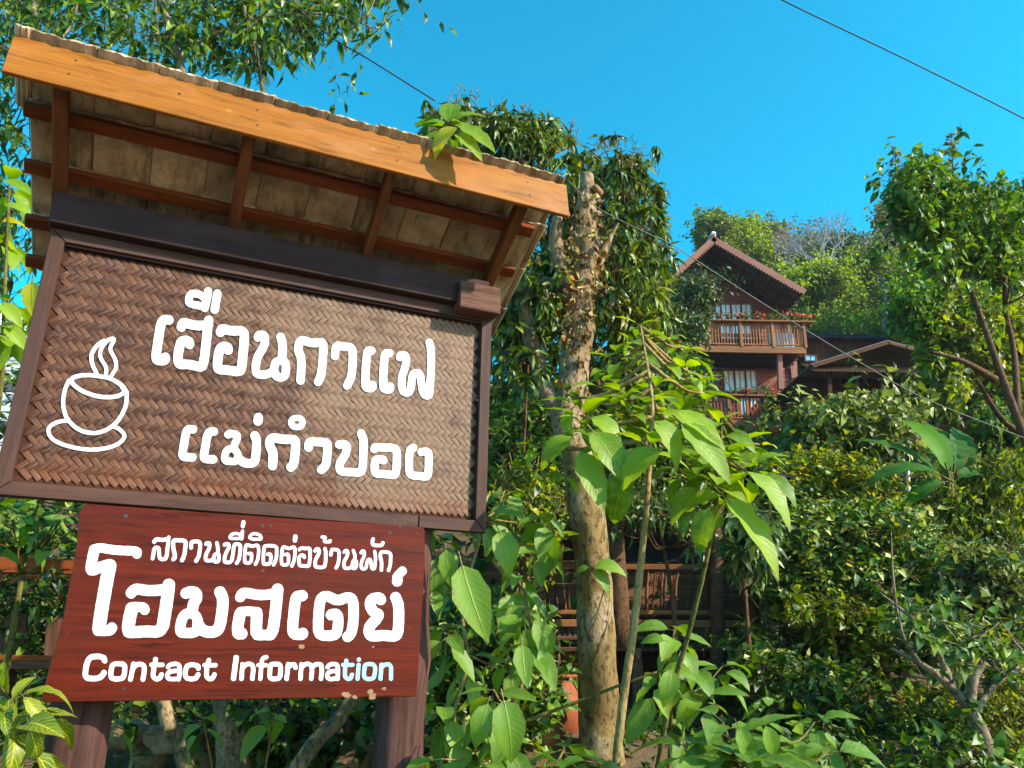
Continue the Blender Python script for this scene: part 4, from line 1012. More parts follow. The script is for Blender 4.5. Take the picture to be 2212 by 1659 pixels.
# ------------------------------------------------------------------ right hand trees
mass('glossy_tree', 'tall tree with dark glossy hanging leaves at the right edge, two long slanting limbs', 'tree', LM['gloss'], BK['brown'],
     [(1912,400),(1930,340),(1985,318),(2010,345),(2045,345),(2080,385),(2130,385),(2180,400),(2260,350),(2260,600),(2190,640),(2120,600),(2080,590),(2040,610),(1990,590),(1960,560),(1935,520),(1915,450)],
     (8.5, 10.5), 56, 1250, 8, .165, (.6, 1.2), tpl='oval', clump_r=.36, grav=.75, up=.1, limb=.018, seed=31, part='crown', stem_part='trunk', tone=(.62, .27), indiv=160,
     stems=[([(2290,1150,9),(2215,950,9),(2170,830,9),(2120,690,9),(2070,560,9),(2010,440,9)], [.065,.055,.045,.035,.025,.015]), ([(2200,900,9),(2190,760,9.2),(2170,640,9.2),(2185,500,9.2)], [.045,.03,.02]), ([(2150,820,9),(2080,780,8.8),(2010,760,8.7)], [.05,.03,.02]), ([(2260,960,9.5),(2212,940,9.5),(2160,900,9.4),(2110,820,9.3)], [.05,.04,.025])])
mass('glossy_tree', 'blue-green leafy tree hanging left of the slanting limbs, right of the bright green tree', 'tree', LM['gloss'], BK['brown'],
     [(1925,640),(1940,580),(1985,570),(2040,620),(2060,700),(2030,760),(1975,740),(1945,720),(1930,690)], (14, 15.5), 26, 600, 8, .24, (.6, 1.2), tpl='oval', clump_r=.55, grav=.6, up=.1, limb=.025, seed=32, part='crown', stem_part='trunk', tone=(.66, .22), indiv=60,
     stems=[([(2150,1000,15),(2060,850,14.8),(1985,700,14.6)], [.09,.06,.03])])
mass('yellow_lit_tree', 'sunlit yellow-green tree with drooping leaves at the right edge below the glossy tree', 'tree', LM['lime'], BK['brown'],
     [(1985,700),(2010,640),(2070,590),(2130,610),(2200,640),(2260,640),(2260,900),(2200,930),(2130,880),(2080,830),(2010,760)], (14, 16.2), 80, 1900, 8, .22, (.6, 1.25), tpl='oval', clump_r=.6, grav=.6, up=.1, limb=.025, seed=33, part='crown', stem_part='trunk', tone=(.55, .22), indiv=100,
     stems=[([(2230,1150,15),(2190,950,15),(2110,740,15)], [.12,.08,.04])])
mass('yellow_lit_tree', 'airy yellow-green tree filling the background between the slanting limbs and the right edge', 'tree', LM['lime'], BK['brown'],
     [(1965,700),(1990,600),(2060,560),(2150,560),(2260,560),(2270,1000),(2190,1000),(2110,940),(2050,900),(2000,840),(1975,760)], (16, 19), 90, 2400, 7, .22, (.6, 1.25), tpl='oval', clump_r=.5, grav=.5, up=.2, limb=.02, seed=36, part='crown', stem_part='trunk', tone=(.62, .25))
mass('yellow_lit_tree', 'leafy bough hanging in front of the low dark house', 'tree', LM['lime'], BK['brown'],
     [(1985,775),(2030,745),(2090,770),(2120,850),(2070,890),(2050,850),(2020,820),(1990,800)], (13.6, 14.4), 20, 420, 8, .24, (.6, 1.25), tpl='oval', clump_r=.45, grav=.6, up=.1, limb=.02, seed=34, part='crown', stem_part='trunk', tone=(.45, .22), indiv=40,
     stems=[([(2190,990,14),(2110,850,14),(2040,780,14)], [.06,.04,.02])])
# ------------------------------------------------------------------ gabled two storey house
HY = 27.0; HW = 29.0
def pk(px, py, Y): return P(px, py, Y)
g0 = P(1620, 905, HW); g0.z = float(tz(g0.x, HW)) - .2
house = empty('gabled_house', g0, 'two storey purple-brown wooden house with gable roof and two flowered balconies', 'house')
def hb(name, a, b, w, h, mat, up=Vector((0, 0, 1)), parent=None, c=.01): return bar(name, a - g0, b - g0, w, h, M[mat], parent or house, up, c)
# levels
ap = P(1540, 512, HY); er = P(1741, 628, HY); el = P(1395, 640, HY)
zf = P(1600, 748, HY).z; zr = P(1600, 693, HY).z; zf2 = P(1600, 905, HY).z; zr2 = P(1620, 851, HY).z
xr = P(1700, 700, HW).x; xl = P(1440, 700, HW).x
gw = link('gable_wall', None, house)
# siding boards of the upper and lower storeys, clipped by the roof slope
slope = (ap.z - er.z) / (er.x - ap.x); slopel = (ap.z - el.z) / (ap.x - el.x)
z = zf2
while z < ap.z - .35:
    a, b = xl, xr
    if z > zf:
        b = min(xr, ap.x + (ap.z - .18 - z) / slope - .1); a = max(xl, ap.x - (ap.z - .18 - z) / slopel + .1)
    if b - a > .3: hb('siding_board', Vector((a, HW, z)), Vector((b, HW, z)), .03, .163, 'houseplank', parent=None, c=.012)
    z += .172
# side wall (right)
z = zf2
while z < er.z + .5:
    hb('siding_board', Vector((xr + .02, HW + .03, z)), Vector((xr + .02, HW + 6, z)), .03, .163, 'houseplank'); z += .172
hb('corner_post', Vector((xr, HW - .03, zf2)), Vector((xr, HW - .03, er.z + .35)), .16, .16, 'housetrim')
# roof sheets with corrugated underside, purlins, barge boards
def sheet(a, b, Y0, Y1, name, n=44, th=.03):
    d = b - a; L = d.length; u = d.normalized(); nrm = Vector((-u.z, 0, u.x)); nrm = nrm if nrm.z > 0 else -nrm
    vs = []; 
    ys = np.linspace(Y0, Y1, n + 1)
    for s_, e in ((0, 0), (1, th)):
        for i, y in enumerate(ys):
            q = .025 * (1 if i % 2 else -1)
            for k in (0, 1): vs.append(Vector((a.x, y, a.z)) + u * L * k + nrm * (e + q) - g0)
    fs = []; Nn = 2 * (n + 1)
    for i in range(n):
        j = 2 * i; fs += [(j, j + 1, j + 3, j + 2), (Nn + j, Nn + j + 2, Nn + j + 3, Nn + j + 1), (j, j + 2, Nn + j + 2, Nn + j), (j + 1, Nn + j + 1, Nn + j + 3, j + 3)]
    fs += [(0, Nn, Nn + 1, 1), (2 * n, 2 * n + 1, Nn + 2 * n + 1, Nn + 2 * n)]
    return vs, fs
rf = link('roof', None, house)
for a, b in ((ap, er), (ap, el)):
    vs, fs = sheet(a, b, HY, HY + 8, 'roof_sheet'); link('roof_sheet', meshpy('roof_sheet', vs, fs), rf, M['metalroof'])
for a, b, nn in ((ap, er, 26), (ap, el, 14)):
    u = (b - a).normalized(); nrm = Vector((-u.z, 0, u.x)); nrm = nrm if nrm.z > 0 else -nrm
    hb('barge_board', a - nrm * .11 + Vector((0, -.06, 0)), b - nrm * .11 + Vector((0, -.06, 0)), .04, .24, 'housetrim', up=nrm, parent=rf)
    L = (b - a).length; k = 0
    # scalloped lower edge of the barge board
    mb = MB(); n_ = int(L / .12)
    for i in range(n_):
        c = a + u * (i + .5) * .12 - nrm * .245 + Vector((0, -.06, 0)) - g0
        mb.add([c + u * -.05 + nrm * .02 + Vector((0, -.018, 0)), c + u * .05 + nrm * .02 + Vector((0, -.018, 0)), c - nrm * .05 + Vector((0, -.018, 0)), c + u * -.05 + nrm * .02 + Vector((0, .018, 0)), c + u * .05 + nrm * .02 + Vector((0, .018, 0)), c - nrm * .05 + Vector((0, .018, 0))], [(0, 2, 1), (3, 4, 5), (0, 1, 4, 3), (1, 2, 5, 4), (2, 0, 3, 5)])
    tag(link('scalloped_trim', mb.me('scalloped_trim'), rf, M['housetrim']), kind='stuff')
    for q in np.linspace(.12, .97, 7):      # purlins under the sheet
        c = a.lerp(b, q) - nrm * .10; hb('purlin', c, c + Vector((0, 2.2, 0)), .07, .10, 'darkwood', up=nrm, parent=rf)
    for y in (HY + .75, HY + 1.5):
        hb('rafter', a - nrm * .2 + Vector((0, y - HY, 0)), b - nrm * .2 + Vector((0, y - HY, 0)), .08, .12, 'darkwood', up=nrm, parent=rf)
hb('ridge_cap', ap + Vector((0, -.05, .05)), ap + Vector((0, 8, .05)), .24, .07, 'paleroof', parent=rf)
# windows: rows of narrow casements with pale curtains
def window(px0, px1, py0, py1, Y, parent, off=g0, n=1, frame='housetrim', pane='curtain'):
    a = P(px0, py1, Y); b = P(px1, py0, Y); w = b.x - a.x; h = b.z - a.z
    f = MB(); t = .055
    y0, y1 = -.07, .0
    f.box(0, w, y0, y1, 0, t); f.box(0, w, y0, y1, h - t, h); f.box(0, t, y0, y1, t, h - t); f.box(w - t, w, y0, y1, t, h - t)
    o = link('window', f.me('window'), parent, M[frame], Matrix.Translation(Vector((a.x, Y - .02, a.z)) - off))
    link('pane', meshpy('pane', *cham(w - 2 * t, .012, h - 2 * t, 0)), o, M[pane], Matrix.Translation((w / 2, -.025, h / 2)))
    link('mullion', meshpy('mullion', *cham(.02, .03, h - 2 * t, 0)), o, M[frame], Matrix.Translation((w / 2, -.045, h / 2)))
    return o
for k in range(4): window(1535 + k * 22, 1556 + k * 22, 657, 694, HW, house)
for k in range(3): window(1563 + k * 24, 1585 + k * 24, 800, 848, HW, house)
for k in range(3): window(1556 + k * 22, 1577 + k * 22, 703, 745, HW, house)
for k in range(2): window(1596 + k * 22, 1617 + k * 22, 862, 900, HW, house)
# balconies: floor, posts, balusters, handrail
def balcony(x0, x1, zfl, zrl, Yf, mat, seed, bal_gap=.11, deep=HW):
    fl = bar('balcony_beam', Vector((x0, Yf, zfl - .10)) - g0, Vector((x1, Yf, zfl - .10)) - g0, .12, .26, M['houserail'], house, c=.01)
    bar('balcony_floor', Vector((x0, (Yf + deep) / 2, zfl - .02)) - g0, Vector((x1, (Yf + deep) / 2, zfl - .02)) - g0, deep - Yf - .14, .06, M['darkwood'], house, c=.005)
    for y in np.arange(Yf + .4, deep, .45): bar('joist', Vector((x0, y, zfl - .12)) - g0, Vector((x1, y, zfl - .12)) - g0, .08, .14, M['darkwood'], house, c=.005)
    bar('handrail', Vector((x0 - .05, Yf - .02, zrl)) - g0, Vector((x1 + .35, Yf - .02, zrl)) - g0, .30, .07, M['houserail'], house, c=.015)
    bar('bottom_rail', Vector((x0, Yf, zfl + .12)) - g0, Vector((x1, Yf, zfl + .12)) - g0, .06, .06, M['houserail'], house, c=.01)
    x = x0
    while x < x1:
        bar('baluster', Vector((x, Yf, zfl + .10)) - g0, Vector((x, Yf, zrl - .03)) - g0, .045, .04, M[mat], house, c=.006); x += bal_gap
    for x in np.linspace(x0, x1, 5): bar('railing_post', Vector((x, Yf - .03, zfl)) - g0, Vector((x, Yf - .03, zrl - .02)) - g0, .11, .11, M['houserail'], house, c=.01)
    y = Yf
    while y < deep:
        bar('baluster', Vector((x1, y, zfl + .10)) - g0, Vector((x1, y, zrl - .03)) - g0, .045, .04, M[mat], house, c=.006); y += bal_gap
    bar('handrail', Vector((x1, Yf, zrl)) - g0, Vector((x1, deep, zrl)) - g0, .12, .07, M['houserail'], house, c=.015)
bx0 = P(1466, 750, HY).x; bx1 = P(1742, 750, HY).x
balcony(bx0, bx1, zf, zr, HY + .1, 'houserail', 1)
balcony(P(1500, 905, HY).x, P(1662, 905, HY).x, zf2, zr2, HY + .3, 'redslat', 2, .12)
bar('balcony_beam', Vector((P(1500, 905, HY).x, HY + .25, zf2 - .25)) - g0, Vector((P(1690, 905, HY).x, HY + .25, zf2 - .25)) - g0, .1, .3, M['redslat'], house)
hb('column', P(1686, 842, HY + .3), P(1683, 758, HY + .3), .18, .18, 'housetrim'); hb('column', P(1718, 835, HW), P(1716, 775, HW), .15, .15, 'housetrim')
hb('column', P(1660, 905, HY + .5), Vector((P(1660, 905, HY + .5).x, HY + .5, g0.z)), .2, .2, 'darkwood')
hb('column', P(1520, 905, HY + .5), Vector((P(1520, 905, HY + .5).x, HY + .5, g0.z)), .2, .2, 'darkwood')
# stair rail of the lower floor, slanting
for k in range(9):
    q = P(1662 + k * 3.2, 846 - k * 4.6, HY + .9); hb('stair_slat', q, q - Vector((0, 0, .45)), .03, .09, 'redslat')
hb('stair_rail', P(1655, 838, HY + .9), P(1694, 796, HY + .9), .06, .08, 'houserail')
# tables and chairs on the balcony seen through the balusters
def bench(x, y, z, w, label):
    b = empty('bench', Vector((x, y, z)), label, 'bench', 'benches on the upper balcony')
    bar('seat', Vector((0, 0, .45)), Vector((w, 0, .45)), .35, .05, M['darkwood'], b); bar('backrest', Vector((0, .16, .75)), Vector((w, .16, .75)), .04, .14, M['darkwood'], b)
    for q in (.05, w - .05): bar('leg', Vector((q, 0, 0)), Vector((q, 0, .45)), .06, .06, M['darkwood'], b); bar('leg', Vector((q, .16, 0)), Vector((q, .16, .82)), .06, .06, M['darkwood'], b)
bench(P(1545, 740, HY + .6).x, HY + .6, zf, 1.0, 'dark bench on the upper balcony left of the middle railing post')
bench(P(1590, 740, HY + .6).x, HY + .6, zf, 1.0, 'dark bench on the upper balcony right of the middle railing post')
cl = P(1676, 742, HY + .35); cs = MB(); rr = random.Random(2)
for i in range(12):
    x = i * .085; cs.box(x, x + .085, .02 * (i % 2), .035 + .02 * (i % 2), 0, .62)
co = link('white_cloth', cs.me('white_cloth'), None, M['curtain'], Matrix.Translation(Vector((cl.x - .25, HY + .4, zf + .12))))
tag(co, 'white cloth hung behind the balusters at the right end of the upper balcony', 'cloth')
lr = link('ridge_lamp', meshpy('ridge_lamp', *cham(.18, .18, .14, .04)), house, M['white'], Matrix.Translation(ap + Vector((0, -.08, .10)) - g0))
# potted flowers along the handrails
M['petal'] = plain('red_petals', (0.55, 0.03, 0.02), 0.5, .3); M['pot'] = plain('dark_plastic_pot', (0.05, 0.03, 0.025), .6)
def pot(px, Y, z, label, k, flower, h=.25):
    x = P(px, 700, Y).x; rr = np.random.RandomState(k); o = empty('potted_plant', Vector((x, Y, z)), label, 'potted plant', 'potted plants along the balcony rails')
    vs, fs = tube([Vector((0, 0, 0)), Vector((0, 0, .12))], [.06, .085], 8); link('pot', meshpy('pot', vs, fs), o, M['pot'])
    n = 60; pos = rr.normal(0, 1, (n, 3)) * [.11, .08, .07] + [0, 0, .18]; D = rr.normal(0, 1, (n, 3)) + [0, 0, .6]
    link('foliage', foliage_mesh('foliage', TPL['tiny'], pos, D, rr.normal(0, .5, (n, 3)) + [0, 0, 1], rr.uniform(.08, .15, n) * (h / .25), rr.uniform(.2, .9, n), LM['bush']), o)['kind'] = 'stuff'
    if flower:
        n = 26; pos = rr.normal(0, 1, (n, 3)) * [.14, .08, .05] + [0, -.04, .24 * h / .25]; D = rr.normal(0, 1, (n, 3)) + [0, -.4, .3]
        me = foliage_mesh('blossoms', TPL['clump'], pos, D, rr.normal(0, .5, (n, 3)) + [0, -1, .3], rr.uniform(.08, .14, n), rr.uniform(.2, .9, n), M['petal']); link('blossoms', me, o)['kind'] = 'stuff'
for i, (px, fl, h) in enumerate([(1510, 0, .2), (1532, 0, .25), (1553, 1, .2), (1575, 0, .22), (1598, 1, .2), (1615, 0, .25), (1640, 1, .22), (1664, 0, .2), (1688, 0, .28)]):
    pot(px, HY + .08, zr + .035, ['small leafy pot', 'pot with red blooms'][fl] + ' on the upper handrail, %s of nine from the left' % ['first', 'second', 'third', 'fourth', 'fifth', 'sixth', 'seventh', 'eighth', 'last'][i], i, fl, h)
for i, px in enumerate([1712, 1732, 1748]):
    pot(px, HY + .4 + .1 * i, zr + .035, 'cluster of red flowers at the right corner of the upper balcony, %s one' % ['left', 'middle', 'outermost'][i], 20 + i, 1, .42)
for i, px in enumerate([1575, 1600, 1622, 1645]):
    pot(px, HY + .28, zr2 + .035, 'small leafy pot on the lower balcony rail, %s' % ['leftmost', 'second from left', 'third from left', 'rightmost'][i], 30 + i, i % 2, .2)

# ------------------------------------------------------------------ low dark house with shallow gable
LY = 24.0; l0 = P(1880, 860, LY + 2); l0.z = float(tz(l0.x, LY + 2)) - .2
low = empty('low_house', l0, 'low dark wooden house with shallow gable roof and a corrugated awning', 'house')
def lb(name, a, b, w, h, mat, up=Vector((0, 0, 1)), parent=None, c=.01): return bar(name, a - l0, b - l0, w, h, M[mat], parent or low, up, c)
A = P(1918, 735, LY); L1 = P(1752, 787, LY); R1 = P(2150, 800, LY)
def sheet2(a, b, Y0, Y1, o, n=40, th=.03, amp=.02):
    d = b - a; L = d.length; u = d.normalized(); nrm = Vector((-u.z, 0, u.x)); nrm = nrm if nrm.z > 0 else -nrm; vs = []
    for e in (0, th):
        for i, y in enumerate(np.linspace(Y0, Y1, n + 1)):
            q = amp * (1 if i % 2 else -1)
            for k in (0, 1): vs.append(Vector((a.x, y, a.z)) + u * L * k + nrm * (e + q) - o)
    fs = []; Nn = 2 * (n + 1)
    for i in range(n):
        j = 2 * i; fs += [(j, j + 1, j + 3, j + 2), (Nn + j, Nn + j + 2, Nn + j + 3, Nn + j + 1), (j, j + 2, Nn + j + 2, Nn + j), (j + 1, Nn + j + 1, Nn + j + 3, j + 3)]
    fs += [(0, Nn, Nn + 1, 1), (2 * n, 2 * n + 1, Nn + 2 * n + 1, Nn + 2 * n)]
    return vs, fs
lroof = link('roof', None, low)
for a, b, mt in ((A, L1, 'metalroof'), (A, R1, 'metalroof')):
    vs, fs = sheet2(a, b, LY, LY + 6, l0); link('roof_sheet', meshpy('roof_sheet', vs, fs), lroof, M[mt])
    u = (b - a).normalized(); nrm = Vector((-u.z, 0, u.x)); nrm = nrm if nrm.z > 0 else -nrm
    lb('barge_board', a - nrm * .10 + Vector((0, -.04, 0)), b - nrm * .10 + Vector((0, -.04, 0)), .04, .10, 'rafter', up=nrm, parent=lroof)
zz = P(1880, 806, LY + 1).z; za = A.z
z = zz + .1; i = 0
while z < za - .3:
    hw = (za - .2 - z)
    a = A.x - hw / ((A.z - L1.z) / (A.x - L1.x)) + .2; b = A.x + hw / ((A.z - R1.z) / (R1.x - A.x)) - .2
    lb('wall_board', Vector((a, LY + .9, z)), Vector((b, LY + .9, z)), .03, .19, 'darkwood'); z += .2; i += 1
# awning of corrugated sheet, sloping to the viewer
aw = link('awning', None, low); x0_, x1_ = P(1755, 800, LY).x, P(2010, 800, LY).x; n = 60; vs = []; 
for e in (0, .02):
    for i in range(n + 1):
        x = x0_ + (x1_ - x0_) * i / n; q = .022 * (1 if i % 2 else -1)
        for y, z in ((LY + .85, zz + .22), (LY - .1, P(1880, 803, LY - .1).z)): vs.append(Vector((x, y, z + e + q)) - l0)
fs = []; Nn = 2 * (n + 1)
for i in range(n):
    j = 2 * i; fs += [(j, j + 2, j + 3, j + 1), (Nn + j, Nn + j + 1, Nn + j + 3, Nn + j + 2), (j, Nn + j, Nn + j + 2, j + 2), (j + 1, j + 3, Nn + j + 3, Nn + j + 1)]
link('awning_sheet', meshpy('awning_sheet', vs, fs), aw, M['brownwood'])
for k in range(26):
    x = x0_ + (x1_ - x0_) * k / 25; lb('wall_plank', Vector((x, LY + 1.6, zz)), Vector((x, LY + 1.6, zz - 2.3)), (x1_ - x0_) / 25 * .97, .04, 'darkwood', up=Vector((0, 1, 0)))
for px in (1792, 1850, 1905, 1965): lb('post', P(px, 800, LY + .2), P(px, 900, LY + .2), .13, .13, 'darkwood')
lb('floor_beam', P(1740, 872, LY), P(2110, 885, LY), .2, .2, 'brownwood')
dr = empty('dark_roofed_shed', P(1840, 760, 31), 'dark corrugated shed roof behind the low house', 'shed')
d0 = P(1840, 760, 31); vs = []; n = 60; xa, xb = P(1740, 727, 31).x, P(1935, 727, 31).x
for e in (0, .03):
    for i in range(n + 1):
        x = xa + (xb - xa) * i / n; q = .03 * (1 if i % 2 else -1)
        for y, z in ((33.5, P(1840, 722, 31).z + 1.0), (31, P(1840, 730, 31).z)): vs.append(Vector((x, y, z + e + q)) - d0)
fs = []; Nn = 2 * (n + 1)
for i in range(n):
    j = 2 * i; fs += [(j, j + 2, j + 3, j + 1), (Nn + j, Nn + j + 1, Nn + j + 3, Nn + j + 2), (j, Nn + j, Nn + j + 2, j + 2), (j + 1, j + 3, Nn + j + 3, Nn + j + 1)]
link('roof_sheet', meshpy('roof_sheet', vs, fs), dr, M['darkroof'])
for k in range(20):
    x = xa + (xb - xa) * (k + .5) / 20; bar('wall_plank', Vector((x, 31.5, P(1840, 732, 31).z + .25)) - d0, Vector((x, 31.5, P(1840, 732, 31).z - 3)) - d0, (xb - xa) / 20 * .97, .04, M['darkwood'], dr, Vector((0, 1, 0)))
window(1738, 1762, 768, 782, 31.3, dr, d0, pane='glass')

# ------------------------------------------------------------------ small railing and white post under the low house, right
f0 = P(2010, 930, 16); fe = empty('deck_railing', f0, 'grey wooden deck railing half hidden behind the banana leaves', 'railing')
def fb(nm, a, b, w, h, mt): return bar(nm, P(*a) - f0, P(*b) - f0, w, h, M[mt], fe)
fb('top_rail', (1950,868,16), (2110,886,16), .10, .06, 'brownwood'); fb('middle_rail', (1950,892,16), (2110,902,16), .06, .05, 'brownwood'); fb('deck_edge', (1930,922,16), (2120,930,16), .2, .10, 'houserail')
for k in range(18): fb('baluster', (1955 + k * 8.6, 893, 16), (1955 + k * 8.6, 921, 16), .035, .035, 'brownwood')
wp = P(1957, 960, 13); wpo = empty('white_post', wp, 'flaking white post below the deck railing beside the banana leaves', 'post')
link('shaft', meshpy('shaft', *[[(v - wp) for v in tube([P(1957,958,13), P(1962,1110,13)], .05, 8)[0]], tube([P(1957,958,13), P(1962,1110,13)], .05, 8)[1]]), wpo, M['paleroof'])
# ------------------------------------------------------------------ large-leaved plants, each leaf its own part
def bigleaf(n=9, w=0.25, fold=0.10, droop=0.35, wave=0.012, seed=0, sharp=.72, side=0.0):
    rr = random.Random(seed); vs = []; uv = []; rows = []
    for i in range(n + 1):
        a = i / n; ang = droop * a; x = a if abs(droop) < 1e-3 else math.sin(ang * 1.6) / (1.6 * droop); z = 0 if abs(droop) < 1e-3 else -(1 - math.cos(ang * 1.6)) / (1.6 * droop)
        yo = side * a * a
        if i in (0, n): rows.append([len(vs)]); vs.append((x, yo, z)); uv.append((0, a)); continue
        ww = w * (math.sin(math.pi * a ** sharp)) ** .9 * (1 + .07 * math.sin(i * 2.7 + seed))
        r = []
        for s in (-1, -.5, 0, .5, 1):
            r.append(len(vs)); vs.append((x, yo + s * ww, z + fold * abs(s) * ww * 2.4 + (wave * math.sin(i * 2.1 + s * 2 + seed) + rr.uniform(-.004, .004) if s else 0))); uv.append((s, a))
        rows.append(r)
    fs = []
    for r0, r1 in zip(rows[:-1], rows[1:]):
        if len(r0) == 1: fs += [(r0[0], r1[k + 1], r1[k]) for k in range(4)]
        elif len(r1) == 1: fs += [(r0[k], r0[k + 1], r1[0]) for k in range(4)]
        else: fs += [(r0[k], r0[k + 1], r1[k + 1], r1[k]) for k in range(4)]
    return np.array(vs), fs, np.array(uv)
for i in range(5):
    TPL['big%d' % i] = bigleaf(9, .21 + .03 * (i % 3), .10 + .03 * (i % 2), [.25, .5, .75, .4, .9][i], .012, i, .72, [0, .08, -.06, .1, -.1][i])
    TPL['mid%d' % i] = bigleaf(7, .23 + .02 * (i % 3), .12, [.2, .5, .7, .35, .85][i], .008, i + 9, .74, [0, .08, -.06, .1, -.1][i])
    TPL['crot%d' % i] = bigleaf(10, .16 + .02 * (i % 2), .16, [.6, 1.0, 1.3, .8, 1.1][i], .012, i + 19, .85, [0, .1, -.1, .1, -.1][i])
    TPL['ban%d' % i] = bigleaf(12, .155, .10, [.3, .6, .5, .8, .9][i], .012, i + 29, .8, [0, .1, -.1, .05, -.05][i])
def rosette_plant(name, label, cat, mat, stmat, centers, fam, leaf, stems, seed, tone=(.5, .18), n=(6, 9), elev=(-.55, .35), group=None, petiole=.18, extra=None, srad=.012, rootpt=None, face=0.0):
    rr = random.Random(seed); root = Vector(rootpt) if rootpt is not None else P(*stems[0][0][0]); th = empty(name, root, label, cat, group); mb = MB(); sp_all = []
    for pts, rad in stems:
        sp_ = spline([P(*q) for q in pts], 8); r2 = list(np.interp(np.linspace(0, 1, len(sp_)), np.linspace(0, 1, len(rad)), rad))
        ms = MB(); ms.tube([q - root for q in sp_], r2, 9, wob=.05, rng=rr); link('stem', ms.me('stem', True), th, stmat); sp_all += sp_
    def put(p, d, nrm, size, tn):
        key = fam + str(rr.randrange(5)); pe = p + d * size * petiole
        link('leaf', leaf_obj_mesh(key, TPL[key], min(1, max(0, tn)), mat), th, M=frame_m(pe - root, d, nrm, size))
        mb.tube([p - root, pe - root, pe + d * size * .1 - root], [size * .016, size * .010, size * .006], 4, False)
    for c in centers:
        px, py, Y = c[:3]; k = c[3] if len(c) > 3 else rr.randint(*n); sc = c[4] if len(c) > 4 else 1.0
        p = P(px, py, Y); a0 = rr.uniform(0, 6.28)
        b = min(sp_all, key=lambda q: (q - p).length)
        if (b - p).length > .03: mb.tube([q - root for q in spline([b, b.lerp(p, .6) + Vector((0, 0, -.04)), p], 4)], [srad, srad * .6], 6)
        for i in range(k):
            an = a0 + i * 2.4 + rr.uniform(-.3, .3); el = elev[1] + (elev[0] - elev[1]) * ((i + .5) / k) + rr.uniform(-.2, .2)
            d = Vector((math.cos(an) * math.cos(el), math.sin(an) * math.cos(el) - face, math.sin(el))).normalized()
            nr = Vector((-d.x * .3, -d.y * .3 - .35, 1)) + Vector((rr.gauss(0, .25), rr.gauss(0, .2), 0))
            put(p + Vector((0, 0, -.012 * i)), d, nr, leaf * sc * rr.uniform(.6, 1.12) * (.75 + .35 * (i / k)), rr.gauss(*tone))
    for e in (extra or []):                      # leaves traced one by one: base px, tip px, depth, droop in depth, tone
        (bx, by), (tx, ty), Y, dy, tn = e[:5]; a = P(bx, by, Y); b = P(tx, ty, Y + dy); d = (b - a)
        nr = Vector((d.z * .2, -.8 if len(e) < 6 else e[5], .8)); L = d.length * 1.08
        put(a - d.normalized() * L * petiole * .5, d.normalized(), nr, L, tn)
    if mb.v: tag(link('leaf_stalks', mb.me('leaf_stalks', True), th, stmat), kind='stuff')
    return th

# ------------------------------------------------------------------ mango tree and pruned trunk behind the sign
mass('mango_tree', 'mango tree with drooping dark leaves and yellow new shoots behind the roof of the sign', 'tree', LM['mango'], BK['brown'],
     [(885,300),(905,262),(925,225),(965,205),(1010,212),(1060,222),(1120,225),(1180,250),(1215,262),(1260,300),(1300,330),(1345,300),(1400,330),(1432,390),(1440,480),(1462,560),(1450,640),(1475,720),(1440,830),(1330,850),(1290,700),(1180,700),(1080,900),(1050,900),(1050,660),(1150,560),(1180,460),(1130,380),(1040,330),(960,300)],
     (7.2, 9.6), 95, 1150, 10, .20, (.65, 1.2), tpl='lance', clump_r=.36, grav=1.0, up=.45, spread=1.0, rosette=True, limb=.02, seed=41, part='crown', stem_part='branches', tone=(.42, .26), indiv=260,
     stems=[([(1340,1400,8.2),(1320,1000,8.2),(1330,700,8.3),(1350,480,8.4)], [.12,.10,.08,.05]), ([(1320,900,8.2),(1200,640,8.4),(1150,400,8.4),(1080,290,8.4)], [.07,.06,.04,.03])])
fp = empty('mango_flower_spikes', P(1300, 330, 8.4), 'thin pale upright flower spikes along the top of the mango tree', 'flower spikes'); fp['kind'] = 'stuff'
rr = random.Random(8); mb = MB(); fr = P(1300, 330, 8.4); line = [(905,262),(960,215),(1010,212),(1060,225),(1120,228),(1185,255),(1230,285),(1290,330),(1335,300),(1375,320),(1410,345),(1436,400),(1440,500)]
for i in range(46):
    k = rr.randrange(len(line) - 1); a = rr.random(); px = line[k][0] * (1 - a) + line[k + 1][0] * a; py = line[k][1] * (1 - a) + line[k + 1][1] * a + 12
    p = P(px, py, 8.3 + rr.uniform(-.5, .7)) - fr; d = Vector((rr.gauss(.1, .3), rr.gauss(0, .2), 1)).normalized(); L = rr.uniform(.10, .30)
    mb.tube([p, p + d * L], [.006, .003], 3, False)
    for q in range(6):
        b = p + d * L * (.3 + .12 * q); e = b + (Vector((rr.gauss(0, 1), rr.gauss(0, 1), .6)).normalized()) * L * .28 * (1 - q * .12); mb.tube([b, e], [.005, .004], 3, False)
me = mb.me('flower_spikes')
bpy.data.objects.remove(fp)
tag(link('flower_spikes', me, None, plain('dry_panicle', (0.22, 0.17, 0.08), .8), Matrix.Translation(fr)), 'thin pale upright flower spikes along the top of the mango tree', 'flower spikes', kind='stuff')

